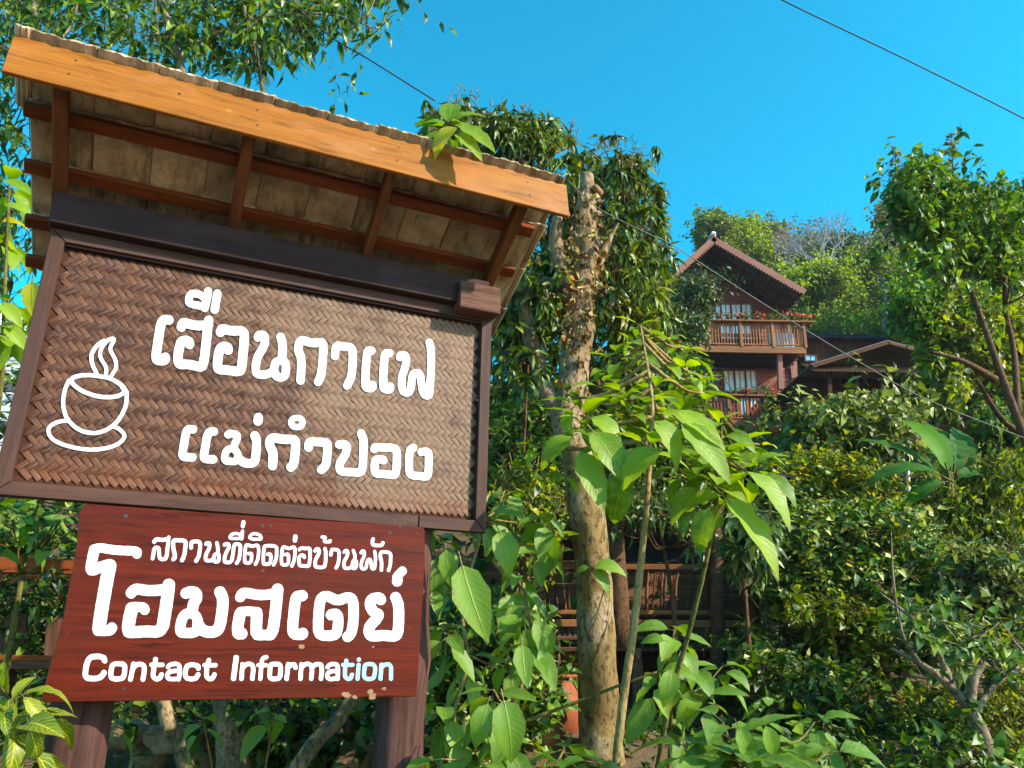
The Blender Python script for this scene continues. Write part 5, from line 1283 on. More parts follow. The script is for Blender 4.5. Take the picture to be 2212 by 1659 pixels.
def gnarl(path, n, seed, amp=.10, k=9, lump=None):
    """trunk with knots: path of (px,py,Y,diameter in px)"""
    rr = random.Random(seed); pts = spline([P(a, b, y) for a, b, y, w in path], k); m = len(pts)
    ws = [w * .40 * y / 0.95 / FPX for a, b, y, w in path]
    rd = list(np.interp(np.linspace(0, 1, m), np.linspace(0, 1, len(ws)), ws))
    root = pts[0]; vs, fs = tube([p - root for p in pts], rd, n)
    out = []
    for i, v in enumerate(vs):
        c = pts[i // n] - root; th_ = 2 * math.pi * (i % n) / n; z = c.z
        f = 1 + amp * (math.sin(th_ * 2 + z * 3.1 + seed) * .5 + math.sin(th_ * 3 - z * 7.3) * .35 + math.sin(z * 17 + th_) * .25 + math.sin(th_ * 7 + z * 23) * .2) + rr.uniform(-amp, amp) * .28
        if lump: f += lump(c.z, th_)
        out.append(c + (v - c) * f)
    return root, out, fs
root, v1, f1 = gnarl([(1306,1700,5.5,110),(1296,1600,5.5,98),(1292,1480,5.5,96),(1286,1340,5.5,95),(1280,1210,5.5,90),(1268,1110,5.5,92),(1256,1040,5.5,88),(1240,960,5.5,80)], 26, 3, .07, 8)
pt = empty('pruned_tree', root, 'pruned tree trunk, ochre below and pale with peeling bark on top, right of the sign', 'tree trunk')
link('trunk', meshpy('trunk', v1, f1, True), pt, BK['ochre'])
r2, v2, f2 = gnarl([(1238,975,5.5,84),(1226,900,5.5,92),(1236,830,5.5,80),(1248,740,5.5,76),(1250,640,5.5,78),(1262,560,5.5,86),(1262,480,5.5,74),(1268,420,5.5,50),(1268,378,5.5,38)], 26, 7, .13, 10)
link('upper_trunk', meshpy('upper_trunk', [v + r2 - root for v in v2], f2, True), pt, BK['pruned'])
mb = MB()
for path, sd in (([(1226,920,5.45,60),(1185,850,5.5,46),(1158,770,5.55,40),(1140,700,5.6,40),(1128,640,5.6,34),(1150,590,5.6,22)], 1), ([(1240,640,5.5,50),(1215,580,5.45,44),(1200,520,5.45,38),(1205,470,5.45,30)], 2), ([(1270,600,5.5,40),(1300,550,5.5,28),(1322,505,5.5,12),(1336,482,5.5,4)], 4)):
    r3, v3, f3 = gnarl(path, 14, sd, .16, 6); mb.add([v + r3 - root for v in v3], f3)
link('limb', mb.me('limb', True), pt, BK['pruned'])
mass('leafy_climber', 'dark leafy growth hugging the left fork of the pruned trunk', 'climbing plant', LM['mango'], BK['brown'],
     [(1085,640),(1130,560),(1190,520),(1225,600),(1228,720),(1215,860),(1170,900),(1100,860),(1060,760)], (5.3, 6.2), 26, 170, 8, .15, (.6, 1.2), tpl='will', clump_r=.25, grav=.8, rosette=True, limb=.008, seed=43, tone=(.4, .28), indiv=60)
mass('background_tree', 'dense green tree closing the view between the pruned trunk and the gabled house', 'tree', LM['bush'], BK['brown'],
     [(1050,620),(1130,500),(1200,400),(1300,330),(1400,350),(1440,460),(1450,560),(1470,700),(1440,860),(1300,900),(1050,900)], (9.8, 11.5), 70, 900, 7, .15, (.6, 1.2), tpl='oval', clump_r=.45, grav=.4, limb=.02, seed=44, part='crown', stem_part='trunk', tone=(.42, .25))
CUTW = bark('cut_wood', (0.34, 0.20, 0.10), (0.58, 0.42, 0.25), None, 20, .4)
# cut stubs, curled bark and dead leaves clinging to the upper trunk
rr = random.Random(12)
for (px, py) in [(1285,405),(1240,505),(1292,462),(1215,560),(1275,560),(1236,640)]:
    p = P(px, py, 5.42) - root; d = Vector((rr.gauss(0, .5), -1, rr.uniform(-.1, .5))).normalized(); mb = MB(); mb.tube([-d * .08, -d * .01, d * .012], [.036, .033, .026], 9, wob=.1, rng=rr); link('cut_stub', mb.me('cut_stub', True), pt, CUTW, Matrix.Translation(p))
M['deadleaf'] = leaf_mat('dead_leaf', (0.06, 0.035, 0.02), (0.24, 0.13, 0.07), (0.55, 0.42, 0.32), (0.60, 0.14, 0.04), rough=.7, trans=.2)
n = 380; rg = np.random.RandomState(5); t_ = rg.beta(1.5, 1.3, n) * 370 + 405; xx = np.interp(t_, [380, 480, 560, 740, 830], [1266, 1258, 1256, 1245, 1236]) + rg.normal(0, 1, n) * np.interp(t_, [430, 520, 620, 760], [22, 38, 30, 16])
pos = np.array([P(a, b, 5.42 + rg.uniform(-.08, .12)) for a, b in zip(xx, t_)]) - np.array(root)
D = rg.normal(0, .5, (n, 3)) + [0, -.1, -1.0]; me = foliage_mesh('dead_leaves', TPL['clump'], pos, D, rg.normal(0, .7, (n, 3)) + [0, -1, 0], rg.uniform(.03, .10, n), rg.uniform(0, 1, n), M['deadleaf'])
tag(link('dead_leaves', me, pt), kind='stuff')
n = 170; t_ = rg.uniform(400, 840, n); xx = np.interp(t_, [380, 480, 560, 740, 830], [1266, 1258, 1256, 1245, 1236]) + rg.uniform(-1, 1, n) * np.interp(t_, [430, 520, 620, 760], [18, 34, 32, 30])
pos = np.array([P(a, b, 5.41 + rg.uniform(-.03, .05)) for a, b in zip(xx, t_)]) - np.array(root)
me = foliage_mesh('peeling_bark', TPL['lance'], pos, rg.normal(0, .22, (n, 3)) + [0, -.12, -1.0], rg.normal(0, .5, (n, 3)) + [0, -1, 0], rg.uniform(.05, .13, n), rg.uniform(.2, .8, n), M['deadleaf'])
tag(link('peeling_bark', me, pt), kind='stuff')
mb = MB()
for px, py, k in [(1290,1330,1),(1300,1390,2),(1275,1250,3)]:
    q = [P(px - 20, py + 40, 5.38), P(px, py, 5.36), P(px + 14, py - 50, 5.38), P(px + 30, py - 110, 5.4)]; mb.tube([v - root for v in spline(q, 5)], [.003, .002], 4)
link('dry_vine', mb.me('dry_vine'), pt, BK['brown'])
rosette_plant('sprout', 'two fresh leaves sprouting from the middle of the pruned trunk', 'leaf sprout', LM['mid'], BK['green'], [], 'mid', .2, [([(1290,1222,5.36),(1276,1226,5.3)], [.006,.004])], 3,
   extra=[((1278,1224), (1344,1212), 5.28, -.1, .75), ((1276,1228), (1326,1256), 5.28, -.1, .6), ((1276,1224), (1240,1232), 5.3, 0, .3)])

# ------------------------------------------------------------------ big-leaved sapling right of the sign
rosette_plant('large_leaf_sapling', 'tall sapling with big bright soft leaves on a slanting pale stem, right of the sign', 'sapling', LM['big'], BK['stem'],
   [(1255,898,3.9,8),(1382,702,4.3,7,.75),(1405,860,3.9,8),(1335,765,4.2,8,.8),(1300,830,4.1,6,.8),(1475,795,4.3,8,.85),(1450,730,4.4,6,.7),(1520,850,4.2,7,.9),(1395,955,3.7,7),(1310,940,3.9,6),(1160,960,4.2,6,.7),(1215,1010,4.1,5,.7),(1360,735,4.2,7,.7),(1420,765,4.3,7,.8),(1310,800,4.2,6,.7),(1500,830,4.3,7,.8),(1360,890,3.9,7,.8),(1440,900,4.0,6,.9),(1290,870,4.0,5,.8),(1520,815,4.4,6,.6),(1420,830,4.0,6,.9),(1345,850,3.9,6,.9),(1480,750,4.4,6,.8),(1240,860,4.1,5,.8),(1330,980,3.9,5,.8),(1450,950,3.9,5,.8)],
   'big', .25, [([(1328,1690,3.9),(1345,1520,3.9),(1372,1330,3.85),(1396,1100,3.8),(1404,960,3.8),(1408,860,3.85),(1384,705,4.2)], [.022,.021,.019,.015,.012,.010,.006])], 5, tone=(.6, .24), elev=(-.42, .6),
   extra=[((1351,1008), (1318,1134), 3.55, 0, .15), ((1455,880), (1560,945), 3.55, -.1, .93), ((1462,905), (1575,1008), 3.5, -.1, .72), ((1405,905), (1500,965), 3.5, -.1, .8), ((1430,965), (1338,1008), 3.5, -.1, .7), ((1248,965), (1303,1076), 3.6, -.1, .7), ((1275,925), (1350,1010), 3.6, -.15, .6), ((1240,940), (1165,972), 3.7, -.1, .6), ((1270,900), (1352,925), 3.7, -.1, .8)])
rosette_plant('large_leaf_sapling', 'second big-leaved sapling leaning right with a dark thin stem and yellowing leaf tips', 'sapling', LM['big'], BK['green'],
   [(1552,915,4.0,8,.9),(1600,950,4.1,7,.9),(1545,1005,3.8,7),(1620,1000,3.9,8,.95),(1480,1000,3.9,6,.9),(1570,1060,3.8,5,.9),(1590,960,4.1,6,.8),(1530,950,4.0,6,.8),(1640,960,4.1,6,.8),(1500,1080,4.1,5,.7),(1560,970,3.9,6,.9),(1520,1020,3.9,5,.8)],
   'big', .25, [([(1415,1690,4.2),(1450,1500,4.1),(1490,1360,4.0),(1530,1190,3.9),(1552,1040,3.85),(1560,905,3.9)], [.014,.014,.012,.011,.010,.006])], 15, tone=(.6, .24), elev=(-.45, .55),
   extra=[((1552,1062), (1692,1196), 3.7, -.15, .93, -.25), ((1600,1010), (1722,1095), 3.7, -.15, .8, -.2), ((1510,1050), (1440,1106), 3.7, 0, .35), ((1535,1090), (1500,1180), 3.6, 0, .25), ((1548,1100), (1560,1180), 3.6, .1, .3)])
rosette_plant('roof_plant', 'bright green plant with one yellowed leaf above the tiled edge of the sign roof', 'plant', LM['big'], BK['green'],
   [(972,268,3.28,4,.72),(985,290,3.26,3,.7)], 'big', .25, [([(1010,560,3.75),(1000,380,3.62),(988,318,3.40),(972,268,3.28)], [.012,.010,.008,.005])], 25, tone=(.55, .18), elev=(-.3, .7),
   extra=[((968,272), (974,196), 3.22, -.03, .45), ((975,262), (1040,228), 3.22, 0, .5), ((980,265), (1062,302), 3.16, -.08, .55), ((980,285), (1034,320), 3.12, -.06, .7), ((990,272), (930,300), 3.12, -.07, .98), ((965,272), (912,243), 3.2, -.03, .6), ((960,282), (912,300), 3.2, -.05, .3)])

# ------------------------------------------------------------------ shrub with soft leaves right of the posts
rosette_plant('soft_leaved_shrub', 'light green soft-leaved shrub directly right of the lower red board', 'shrub', LM['mid'], BK['stem'],
   [(965,1355,3.9,7),(1120,1238,4.1,8),(1132,1310,4.0,7),(1066,1490,3.8,8),(1140,1370,4.0,6),(950,1165,4.2,6,1.1),(1050,1110,4.4,6,1.1),(1090,1060,4.5,6),(1000,1250,4.3,5),(1180,1110,4.5,6),(1010,1420,4.2,6),(960,1520,4.1,6),(1100,1420,4.3,6),(1010,1590,3.9,6),(1160,1180,4.5,5),(940,1250,4.2,4),(1090,1590,3.8,6),(950,1640,3.7,6),(1040,1650,3.6,6)],
   'mid', .235, [([(990,1720,4.2),(980,1550,4.1),(1010,1430,4.1),(1000,1300,4.2),(1050,1120,4.4)], [.012,.011,.010,.008]), ([(1100,1720,4.1),(1090,1560,4.0),(1150,1420,4.0),(1130,1260,4.1)], [.012,.010,.008])], 35, tone=(.52, .2), elev=(-1.15, .15), srad=.006,
   extra=[((994,1206), (1034,1358), 3.7, -.1, .85, -1.2), ((962,1180), (968,1260), 3.7, 0, .7, -1.2), ((1075,1140), (1110,1218), 3.9, -.1, .75, -1.0), ((1128,1385), (1130,1464), 3.7, -.1, .75, -1.1), ((1056,1512), (1030,1600), 3.6, -.1, .7, -1.1), ((1085,1500), (1116,1628), 3.6, -.1, .7, -1.1), ((1150,1330), (1196,1420), 3.9, 0, .6), ((1160,1395), (1200,1480), 3.9, 0, .6), ((930,1140), (925,1200), 3.8, 0, .5)])
rosette_plant('soft_leaved_shrub', 'soft-leaved shrub right of the pruned trunk in front of the lattice terrace', 'shrub', LM['mid'], BK['green'],
   [(1458,1358,4.3,9),(1420,1452,4.2,8),(1490,1440,4.4,8),(1520,1500,4.3,7),(1560,1440,4.6,6),(1440,1540,4.4,5,.8)],
   'mid', .24, [([(1440,1720,4.4),(1450,1560,4.4),(1440,1440,4.3),(1458,1358,4.3)], [.012,.010,.008,.006]), ([(1130,1560,4.3),(1250,1515,4.3),(1340,1480,4.25),(1420,1452,4.2)], [.010,.008,.006])], 45, tone=(.45, .2), elev=(-1.0, .35), srad=.006,
   extra=[((1450,1440), (1446,1512), 4.0, -.1, .8, -1.1), ((1440,1385), (1388,1372), 4.1, 0, .6)])
rosette_plant('dark_leaved_shrub', 'low shrub with broad leaves at the bottom edge right of the leaning stem', 'shrub', LM['mid'], BK['green'],
   [(1560,1560,3.5,9,1.1),(1655,1590,3.6,9,1.0),(1610,1640,3.3,7,1.1),(1530,1640,3.4,6,1.1),(1710,1620,3.7,7,.9),(1760,1560,3.9,6,.8),(1480,1610,3.7,5,.9),(1680,1650,3.3,7,1.1),(1580,1600,3.4,7,1.1),(1790,1620,3.8,6,.9)],
   'big', .33, [([(1600,1760,3.5),(1590,1650,3.5),(1560,1560,3.5)], [.014,.010,.006]), ([(1690,1760,3.6),(1670,1650,3.6),(1655,1590,3.6)], [.012,.008,.006])], 55, tone=(.32, .2), elev=(-.8, .35), srad=.007,
   extra=[((1590,1560), (1630,1655), 3.3, 0, .6, -1.2), ((1650,1560), (1680,1640), 3.3, 0, .7, -1.2)])
rosette_plant('dark_leaved_shrub', 'dark broad leaves at the bottom edge left of the pruned trunk foot', 'shrub', LM['gloss'], BK['green'],
   [(1215,1600,3.9,5),(1280,1640,3.7,5),(1180,1650,3.6,5)], 'big', .24, [([(1230,1760,3.9),(1225,1680,3.9),(1215,1600,3.9)], [.010,.008,.006])], 56, tone=(.5, .2), elev=(-.4, .4), srad=.006)
rosette_plant('variegated_plant', 'yellow-veined variegated plant arching at the bottom left corner', 'plant', LM['croton'], BK['green'],
   [(20,1508,2.9,7),(48,1560,2.85,6),(-10,1600,2.8,5)], 'crot', .27, [([(20,1760,2.9),(30,1640,2.9),(25,1508,2.9)], [.010,.008,.006])], 65, tone=(.5, .2), elev=(-.5, .9), srad=.006,
   extra=[((45,1500), (108,1560), 2.8, 0, .8), ((60,1560), (92,1655), 2.75, 0, .45), ((25,1520), (55,1448), 2.85, 0, .7), ((10,1420), (0,1500), 2.9, 0, .6)])
rosette_plant('broad_leaf_plant', 'bright leaves beside the upper left edge of the signboard', 'plant', LM['big'], BK['green'],
   [(20,400,4.2,5),(-15,480,4.2,4),(30,640,4.1,5,.8),(10,520,4.3,5,.8),(60,690,4.2,4,.6),(20,720,4.0,4,.7),(-5,690,3.9,5,.8)], 'mid', .27, [([(-20,1000,4.2),(5,800,4.1),(10,640,4.1),(20,400,4.2)], [.016,.014,.010,.006])], 75, tone=(.6, .2), elev=(-.7, .5), srad=.006,
   extra=[((5,385), (64,410), 4.0, 0, .6), ((0,445), (68,440), 3.9, 0, .75), ((0,650), (40,690), 3.8, 0, .85), ((10,700), (50,740), 3.8, 0, .9), ((70,600), (66,670), 4.0, 0, .98)])
# banana-like plant
rosette_plant('banana_plant', 'broad upright banana-like leaves below the deck railing on the right', 'plant', LM['banana'], BK['green'], [], 'ban', 1.0, [([(2052,1075,8.8),(2050,1020,8.8)], [.055,.04])], 85,
   extra=[((2052,1035), (2008,866), 8.7, -.05, .95, -1.5), ((2048,1035), (1902,958), 8.6, -.2, .35, -.5), ((2040,1035), (1905,915), 8.8, 0, .25, -.5), ((2058,1035), (2082,878), 8.9, .1, .35, -1.5), ((2052,1035), (2048,885), 9.0, .15, .6, -1.5), ((2062,1035), (2112,895), 9.0, .15, .2, -1.5), ((2045,1040), (1955,1050), 8.6, -.15, .4), ((2062,1040), (2130,985), 8.8, 0, .3)])
# ------------------------------------------------------------------ the overhanging tree (its stems stand behind the signboard)
mass('overhanging_tree', 'narrow-leaved tree hanging over the sign roof from the left, mottled stems behind', 'tree', LM['willow'], BK['twig'],
     [(-80,-100),(900,-100),(850,40),(830,95),(780,130),(715,125),(665,150),(600,185),(555,200),(470,170),(330,140),(200,105),(60,60),(35,110),(70,260),(60,420),(50,560),(70,720),(-80,720)],
     (4.9, 6.6), 110, 1050, 9, .150, (.6, 1.25), tpl='will', clump_r=.30, grav=.85, up=-.25, out=.5, twig=.5, limb=.008, seed=51, part='crown', stem_part='branches', tone=(.5, .25), indiv=260,
     stems=[([(508,1720,4.9),(500,1600,4.9),(488,1500,4.9),(470,1000,5.0),(440,600,5.1),(400,200,5.2),(330,-60,5.3)], [.095,.085,.075,.06,.05,.04,.03]),
            ([(420,1720,4.7),(385,1600,4.7),(350,1500,4.7),(250,900,5.0),(120,300,5.3),(60,-60,5.5)], [.045,.042,.04,.035,.03,.02]),
            ([(600,1720,4.6),(680,1605,4.6),(745,1530,4.7),(760,1400,4.8),(640,700,5.0),(560,150,5.2),(500,-60,5.3)], [.045,.042,.035,.03,.02,.015]),
            ([(400,100,5.2),(560,40,5.3),(700,30,5.4),(810,60,5.5)], [.018,.012,.008,.004]), ([(300,-60,5.2),(520,-20,5.3),(650,20,5.3),(760,90,5.4)], [.016,.012,.008,.004]),
            ([(170,-60,5.2),(160,40,5.1),(110,110,5.0)], [.014,.010,.006]), ([(330,-60,5.2),(340,60,5.1),(345,150,5.0)], [.012,.008,.005])])
for o_ in [o for o in bpy.data.objects if o.parent and o.parent.name == 'overhanging_tree' and o.name.startswith('branches')]:
    o_.data.materials.clear(); o_.data.materials.append(BK['mottled'])

# ------------------------------------------------------------------ shrubs of the middle ground
def bush(label, mat, poly, Y, nc, n, m, leaf, seed, **kw):
    d = dict(size=(.45, 1.55), tpl='oval', clump_r=.36, grav=.25, up=.45, limb=.013, seed=seed, part='foliage', stem_part='stems', tone=(.5, .22))
    d.update(kw); bk = d.pop('bk', 'brown'); nm = d.pop('nm', 'shrub')
    return mass(nm, label, d.pop('cat', 'shrub'), LM[mat], BK[bk], poly, Y, nc, n, m, leaf, d.pop('size'), **d)
bush('olive creeper hedge piled up in front of the low dark house', 'olive', [(1662,1010),(1700,900),(1722,856),(1760,858),(1800,836),(1850,846),(1890,828),(1950,856),(1998,880),(1985,960),(1930,1010),(1850,1030),(1750,1030)], (12, 14), 70, 2100, 6, .20, 101, tone=(.68, .2), clump_r=.5, grav=.7, spread=1.0)
bush('bright small-leaved bush right of the big leaves, under the creeper hedge', 'lime', [(1650,985),(1720,960),(1850,975),(1930,990),(1960,1060),(1920,1130),(1800,1130),(1690,1110),(1640,1060)], (9.5, 11), 60, 2000, 6, .105, 102, tone=(.62, .25), clump_r=.36)
bush('large tangled bush in the middle of the right side with pale twigs', 'bush', [(1660,1110),(1750,1070),(1880,1070),(1990,1090),(2060,1160),(2060,1290),(1990,1370),(1850,1380),(1740,1370),(1650,1300),(1640,1190)], (7.6, 9.6), 90, 2700, 6, .095, 103, tone=(.52, .33), clump_r=.36, bk='twig')
bush('yellow-green weeping shrub at the right edge below the lit tree', 'lime', [(1990,1070),(2060,1010),(2130,960),(2260,960),(2260,1180),(2150,1190),(2050,1170)], (9, 10.6), 55, 1500, 7, .12, 104, tpl='lance', grav=.9, up=.0, tone=(.45, .22))
bush('dark shrub under the slanting limbs at the right edge', 'gloss', [(2080,900),(2140,870),(2260,900),(2260,1010),(2120,1010)], (10.5, 12), 24, 650, 6, .14, 105, tone=(.35, .2))
bush('leafy bush crowding the right edge at mid height', 'olive', [(2020,1180),(2120,1170),(2260,1170),(2260,1400),(2160,1420),(2060,1390),(2000,1300)], (6.8, 8.4), 60, 1500, 6, .10, 106, tone=(.52, .32), bk='twig')
mass('pale_trunk_tree', 'small tree with pale grey slanting trunk in the lower right corner', 'tree', LM['bush'], BK['grey'],
     [(1890,1290),(1960,1240),(2060,1290),(2140,1330),(2230,1330),(2250,1450),(2140,1500),(2060,1470),(1980,1450),(1900,1400)], (5.1, 6.2), 30, 300, 6, .12, (.6, 1.2), tpl='oval', clump_r=.32, grav=.5, limb=.010, seed=107, part='crown', stem_part='trunk', tone=(.5, .25), nlimb=20, indiv=60,
     stems=[([(2160,1720,5.20),(2138,1640,5.20),(2110,1560,5.20),(2060,1490,5.25),(1990,1435,5.30),(1925,1400,5.35)], [.050,.046,.040,.030,.020,.010]),
            ([(2062,1490,5.25),(2020,1400,5.30),(1975,1340,5.30),(1900,1280,5.40)], [.026,.020,.012,.006]), ([(2095,1540,5.20),(2104,1470,5.20),(2125,1430,5.20)], [.030,.026,.020]), ([(2100,1550,5.20),(2150,1480,5.30),(2230,1420,5.50)], [.02,.014,.008]),
            ([(1990,1435,5.30),(1950,1370,5.30),(1930,1250,5.40),(1925,1150,5.50)], [.014,.010,.006,.004])])
bush('grey-green shrub with hanging finger-like leaves between the sapling and the terrace', 'grey', [(1560,1090),(1620,1060),(1680,1110),(1680,1230),(1620,1260),(1560,1200)], (6.3, 7.2), 24, 230, 9, .15, 108, tpl='lance', rosette=True, grav=.9, tone=(.72, .2), indiv=60)
bush('dense dark thicket filling the hillside behind the pruned trunk', 'bush', [(1050,880),(1150,820),(1300,840),(1450,860),(1560,950),(1560,1100),(1420,1130),(1300,1130),(1150,1110),(1050,1080)], (7.6, 9.6), 90, 1900, 7, .11, 109, tone=(.45, .27), clump_r=.4)
bush('shrub with pale hanging leaves above the terrace rail', 'grey', [(1290,1060),(1400,1020),(1500,1060),(1560,1120),(1540,1180),(1440,1130),(1380,1160),(1290,1130)], (6.6, 7.4), 34, 420, 7, .11, 110, tpl='lance', grav=.8, tone=(.7, .25), indiv=50)
bush('thin-twigged shrub between the signboard edge and the pruned trunk', 'lime', [(1060,1000),(1130,960),(1210,1000),(1230,1100),(1210,1250),(1130,1290),(1060,1200)], (5.2, 6.4), 40, 360, 6, .10, 111, tone=(.35, .25), bk='twig', indiv=60)
bush('shaded shrub filling the gap left of the pruned trunk foot', 'bush', [(920,1300),(1060,1250),(1200,1300),(1220,1500),(1210,1660),(920,1680)], (5.0, 6.2), 60, 900, 7, .10, 112, tone=(.45, .25), bk='twig')
bush('low tangle of dark leaves under the terrace right of the posts', 'bush', [(1560,1300),(1700,1330),(1900,1370),(1960,1500),(1800,1560),(1640,1540),(1560,1480)], (7.2, 8.4), 50, 560, 6, .085, 113, tone=(.35, .25))
bush('bright ground plants along the bottom edge left of the pale trunk', 'bush', [(1700,1560),(1800,1520),(1950,1500),(2080,1560),(2100,1680),(1700,1700)], (5.9, 7.0), 50, 650, 6, .09, 114, tone=(.55, .25), nm='ground_plant', cat='plant')
bush('reddish-yellow ferny shrub in the bottom right corner', 'croton', [(2130,1440),(2200,1400),(2270,1420),(2270,1680),(2160,1690)], (5.6, 6.6), 34, 420, 7, .10, 115, tpl='lance', tone=(.55, .25), nm='ferny_shrub')
bush('bright leafy shrub filling the lower right between terrace and pale trunk', 'bush', [(1560,1400),(1640,1360),(1760,1400),(1860,1420),(1960,1500),(1960,1620),(1800,1640),(1620,1600)], (6.2, 7.4), 50, 480, 6, .10, 121, tone=(.40, .30))
bush('low leafy plants along the bottom edge in the right corner', 'bush', [(1600,1600),(1760,1570),(1960,1585),(2120,1560),(2240,1600),(2240,1720),(1600,1720)], (4.7, 5.6), 50, 420, 7, .10, 125, tone=(.45, .3), nm='ground_plant', cat='plant')
bush('leafy ground cover beside the foot of the pale trunk', 'lime', [(1930,1480),(2040,1470),(2150,1560),(2212,1600),(2230,1700),(1880,1700),(1900,1560)], (6.0, 7.0), 50, 620, 6, .09, 122, tone=(.5, .27), nm='ground_plant', cat='plant')
bush('light green shrub above the slatted balustrade', 'lime', [(1640,1230),(1760,1260),(1900,1300),(1980,1380),(1900,1440),(1760,1400),(1640,1340)], (7.0, 8.2), 50, 760, 6, .095, 123, tone=(.4, .27))
bush('small leafy bush in the left corner under the frame of the big board', 'mid', [(-60,1090),(60,1070),(180,1100),(160,1180),(100,1200),(20,1180),(-60,1200)], (4.4, 5.2), 24, 150, 6, .12, 116, tone=(.5, .25), indiv=60, bk='green')
bush('dark vines behind the left end of the red board', 'bush', [(-60,1180),(130,1180),(170,1250),(150,1420),(100,1480),(-60,1480)], (5.6, 6.6), 40, 300, 6, .085, 117, tone=(.3, .25), bk='green')
bush('shaded leafy plants between and behind the two posts', 'bush', [(100,1500),(560,1500),(830,1500),(930,1540),(930,1690),(700,1690),(560,1640),(420,1580),(250,1560),(100,1600)], (4.9, 6.6), 80, 800, 6, .12, 118, tone=(.35, .25))
bush('deep green thicket left of and behind the signboard', 'bush', [(-200,700),(60,650),(300,700),(900,800),(1060,1000),(1060,1500),(500,1560),(-200,1560)], (8, 11), 80, 1500, 6, .14, 119, tone=(.35, .25), clump_r=.7)
rosette_plant('sprig', 'green leafy sprig between the two posts below the red board', 'plant', LM['mid'], BK['green'], [(440,1560,3.9,4),(590,1540,4.0,4),(250,1570,3.8,3)], 'mid', .19, [([(470,1720,3.9),(455,1640,3.9),(440,1560,3.9)], [.006,.004]), ([(560,1720,4.0),(580,1620,4.0),(590,1540,4.0)], [.006,.004])], 77, tone=(.5, .2), elev=(-.8, .4), srad=.004)
# ------------------------------------------------------------------ undergrowth over the whole slope
rg = np.random.RandomState(9)
def carpet(name, label, n, xr_, yr_, leaf, mat, seed, hgt, tn):
    rg = np.random.RandomState(seed); x = rg.uniform(*xr_, n); y = yr_[0] + (yr_[1] - yr_[0]) * rg.uniform(0, 1, n) ** 1.5
    z = tz(x, y) + rg.uniform(0, 1, n) ** 1.5 * hgt * (.5 + .5 * np.sin(x * .9 + 1) * np.sin(y * .8))
    me = foliage_mesh(name, TPL['clump'], np.stack([x, y, z], -1), rg.normal(0, 1, (n, 3)) + [0, -.3, .3], rg.normal(0, .5, (n, 3)) + [0, -.3, 1], leaf * rg.uniform(.5, 1.3, n) * (1 + y / 25), rg.uniform(*tn, n), LM[mat])
    tag(link(name, me), label, 'undergrowth', kind='stuff')
carpet('undergrowth', 'dense green undergrowth covering the hillside below the houses', 26000, (-22, 30), (9.5, 60), .22, 'bush', 5, 1.5, (.1, .85))
carpet('low_weeds', 'low weeds and dry leaf litter on the bank behind the sign', 7000, (-8, 9), (4.2, 9.5), .08, 'bush', 6, .18, (.1, .9))

# ------------------------------------------------------------------ thin air haze round the whole scene
hz = bpy.data.materials.new('air_haze'); hz.use_nodes = True; ht = hz.node_tree; ht.nodes.clear()
ho = ht.nodes.new('ShaderNodeOutputMaterial'); hv = ht.nodes.new('ShaderNodeVolumePrincipled')
hv.inputs['Color'].default_value = (0.80, 0.90, 1.0, 1); hv.inputs['Density'].default_value = 0.00045; hv.inputs['Anisotropy'].default_value = 0.2
ht.links.new(hv.outputs[0], ho.inputs['Volume'])
vs_, fs_ = cham(700, 560, 62, 0)
tag(link('haze', meshpy('haze', vs_, fs_), None, hz, Matrix.Translation((10, 170, 29.9))), 'thin bluish morning haze in the air over the hillside', 'haze', kind='stuff')
# ------------------------------------------------------------------ rustic terrace house behind the pruned trunk
TY = 8.6; t0 = P(1350, 1560, TY); terr = empty('terrace_house', t0, 'dark wooden house with a rustic branch railing and lattice below its terrace, behind the trunk', 'house')
def tb(nm, a, b, w, h, mt, up=Vector((0, 0, 1)), c=.006): return bar(nm, P(*a) - t0, P(*b) - t0, w, h, M[mt], terr, up, c)
xa_, xb_ = P(1030, 1300, TY + 1.2).x, P(1640, 1300, TY + 1.2).x
ztop = P(1300, 1120, TY + 1.2).z + .6; zb_ = P(1300, 1600, TY + 1.2).z - .4
z = P(1300, 1330, TY + 1.2).z
while z < ztop: bar('wall_board', Vector((xa_, TY + 1.2, z)) - t0, Vector((xb_, TY + 1.2, z)) - t0, .03, .135, M['brownwood'] if z < P(1300,1215,TY+1.2).z else M['darkwood'], terr, c=.006); z += .142
for k in range(28):
    x = xa_ + (xb_ - xa_) * (k + .5) / 28; bar('lower_plank', Vector((x, TY + .5, zb_)) - t0, Vector((x, TY + .5, P(1300,1395,TY+.5).z)) - t0, (xb_ - xa_) / 28 * .96, .03, M['orangewood'] if 4 < k < 10 else M['darkwood'], terr, Vector((0, 1, 0)))
tb('handrail', (1140,1224,TY), (1580,1226,TY), .07, .06, 'houserail')
tb('lower_rail', (1140,1322,TY), (1580,1324,TY), .05, .045, 'houserail')
tb('terrace_beam', (1120,1346,TY), (1600,1348,TY), .12, .075, 'houserail')
tb('slat_rail', (1120,1378,TY), (1600,1380,TY), .05, .04, 'brownwood')
tb('slat_rail', (1120,1402,TY), (1600,1404,TY), .05, .04, 'brownwood')
tb('terrace_floor', (1120,1342,TY + .6), (1600,1342,TY + .6), 1.1, .04, 'darkwood')
rr = random.Random(4)
for k in range(42):
    px = 1130 + k * 11.2; tb('slat', (px, 1356, TY), (px, 1376, TY), .03, .025, 'brownwood', c=.003)
    if k % 2: tb('slat', (px, 1382, TY), (px, 1400, TY), .02, .02, 'brownwood', c=.003)
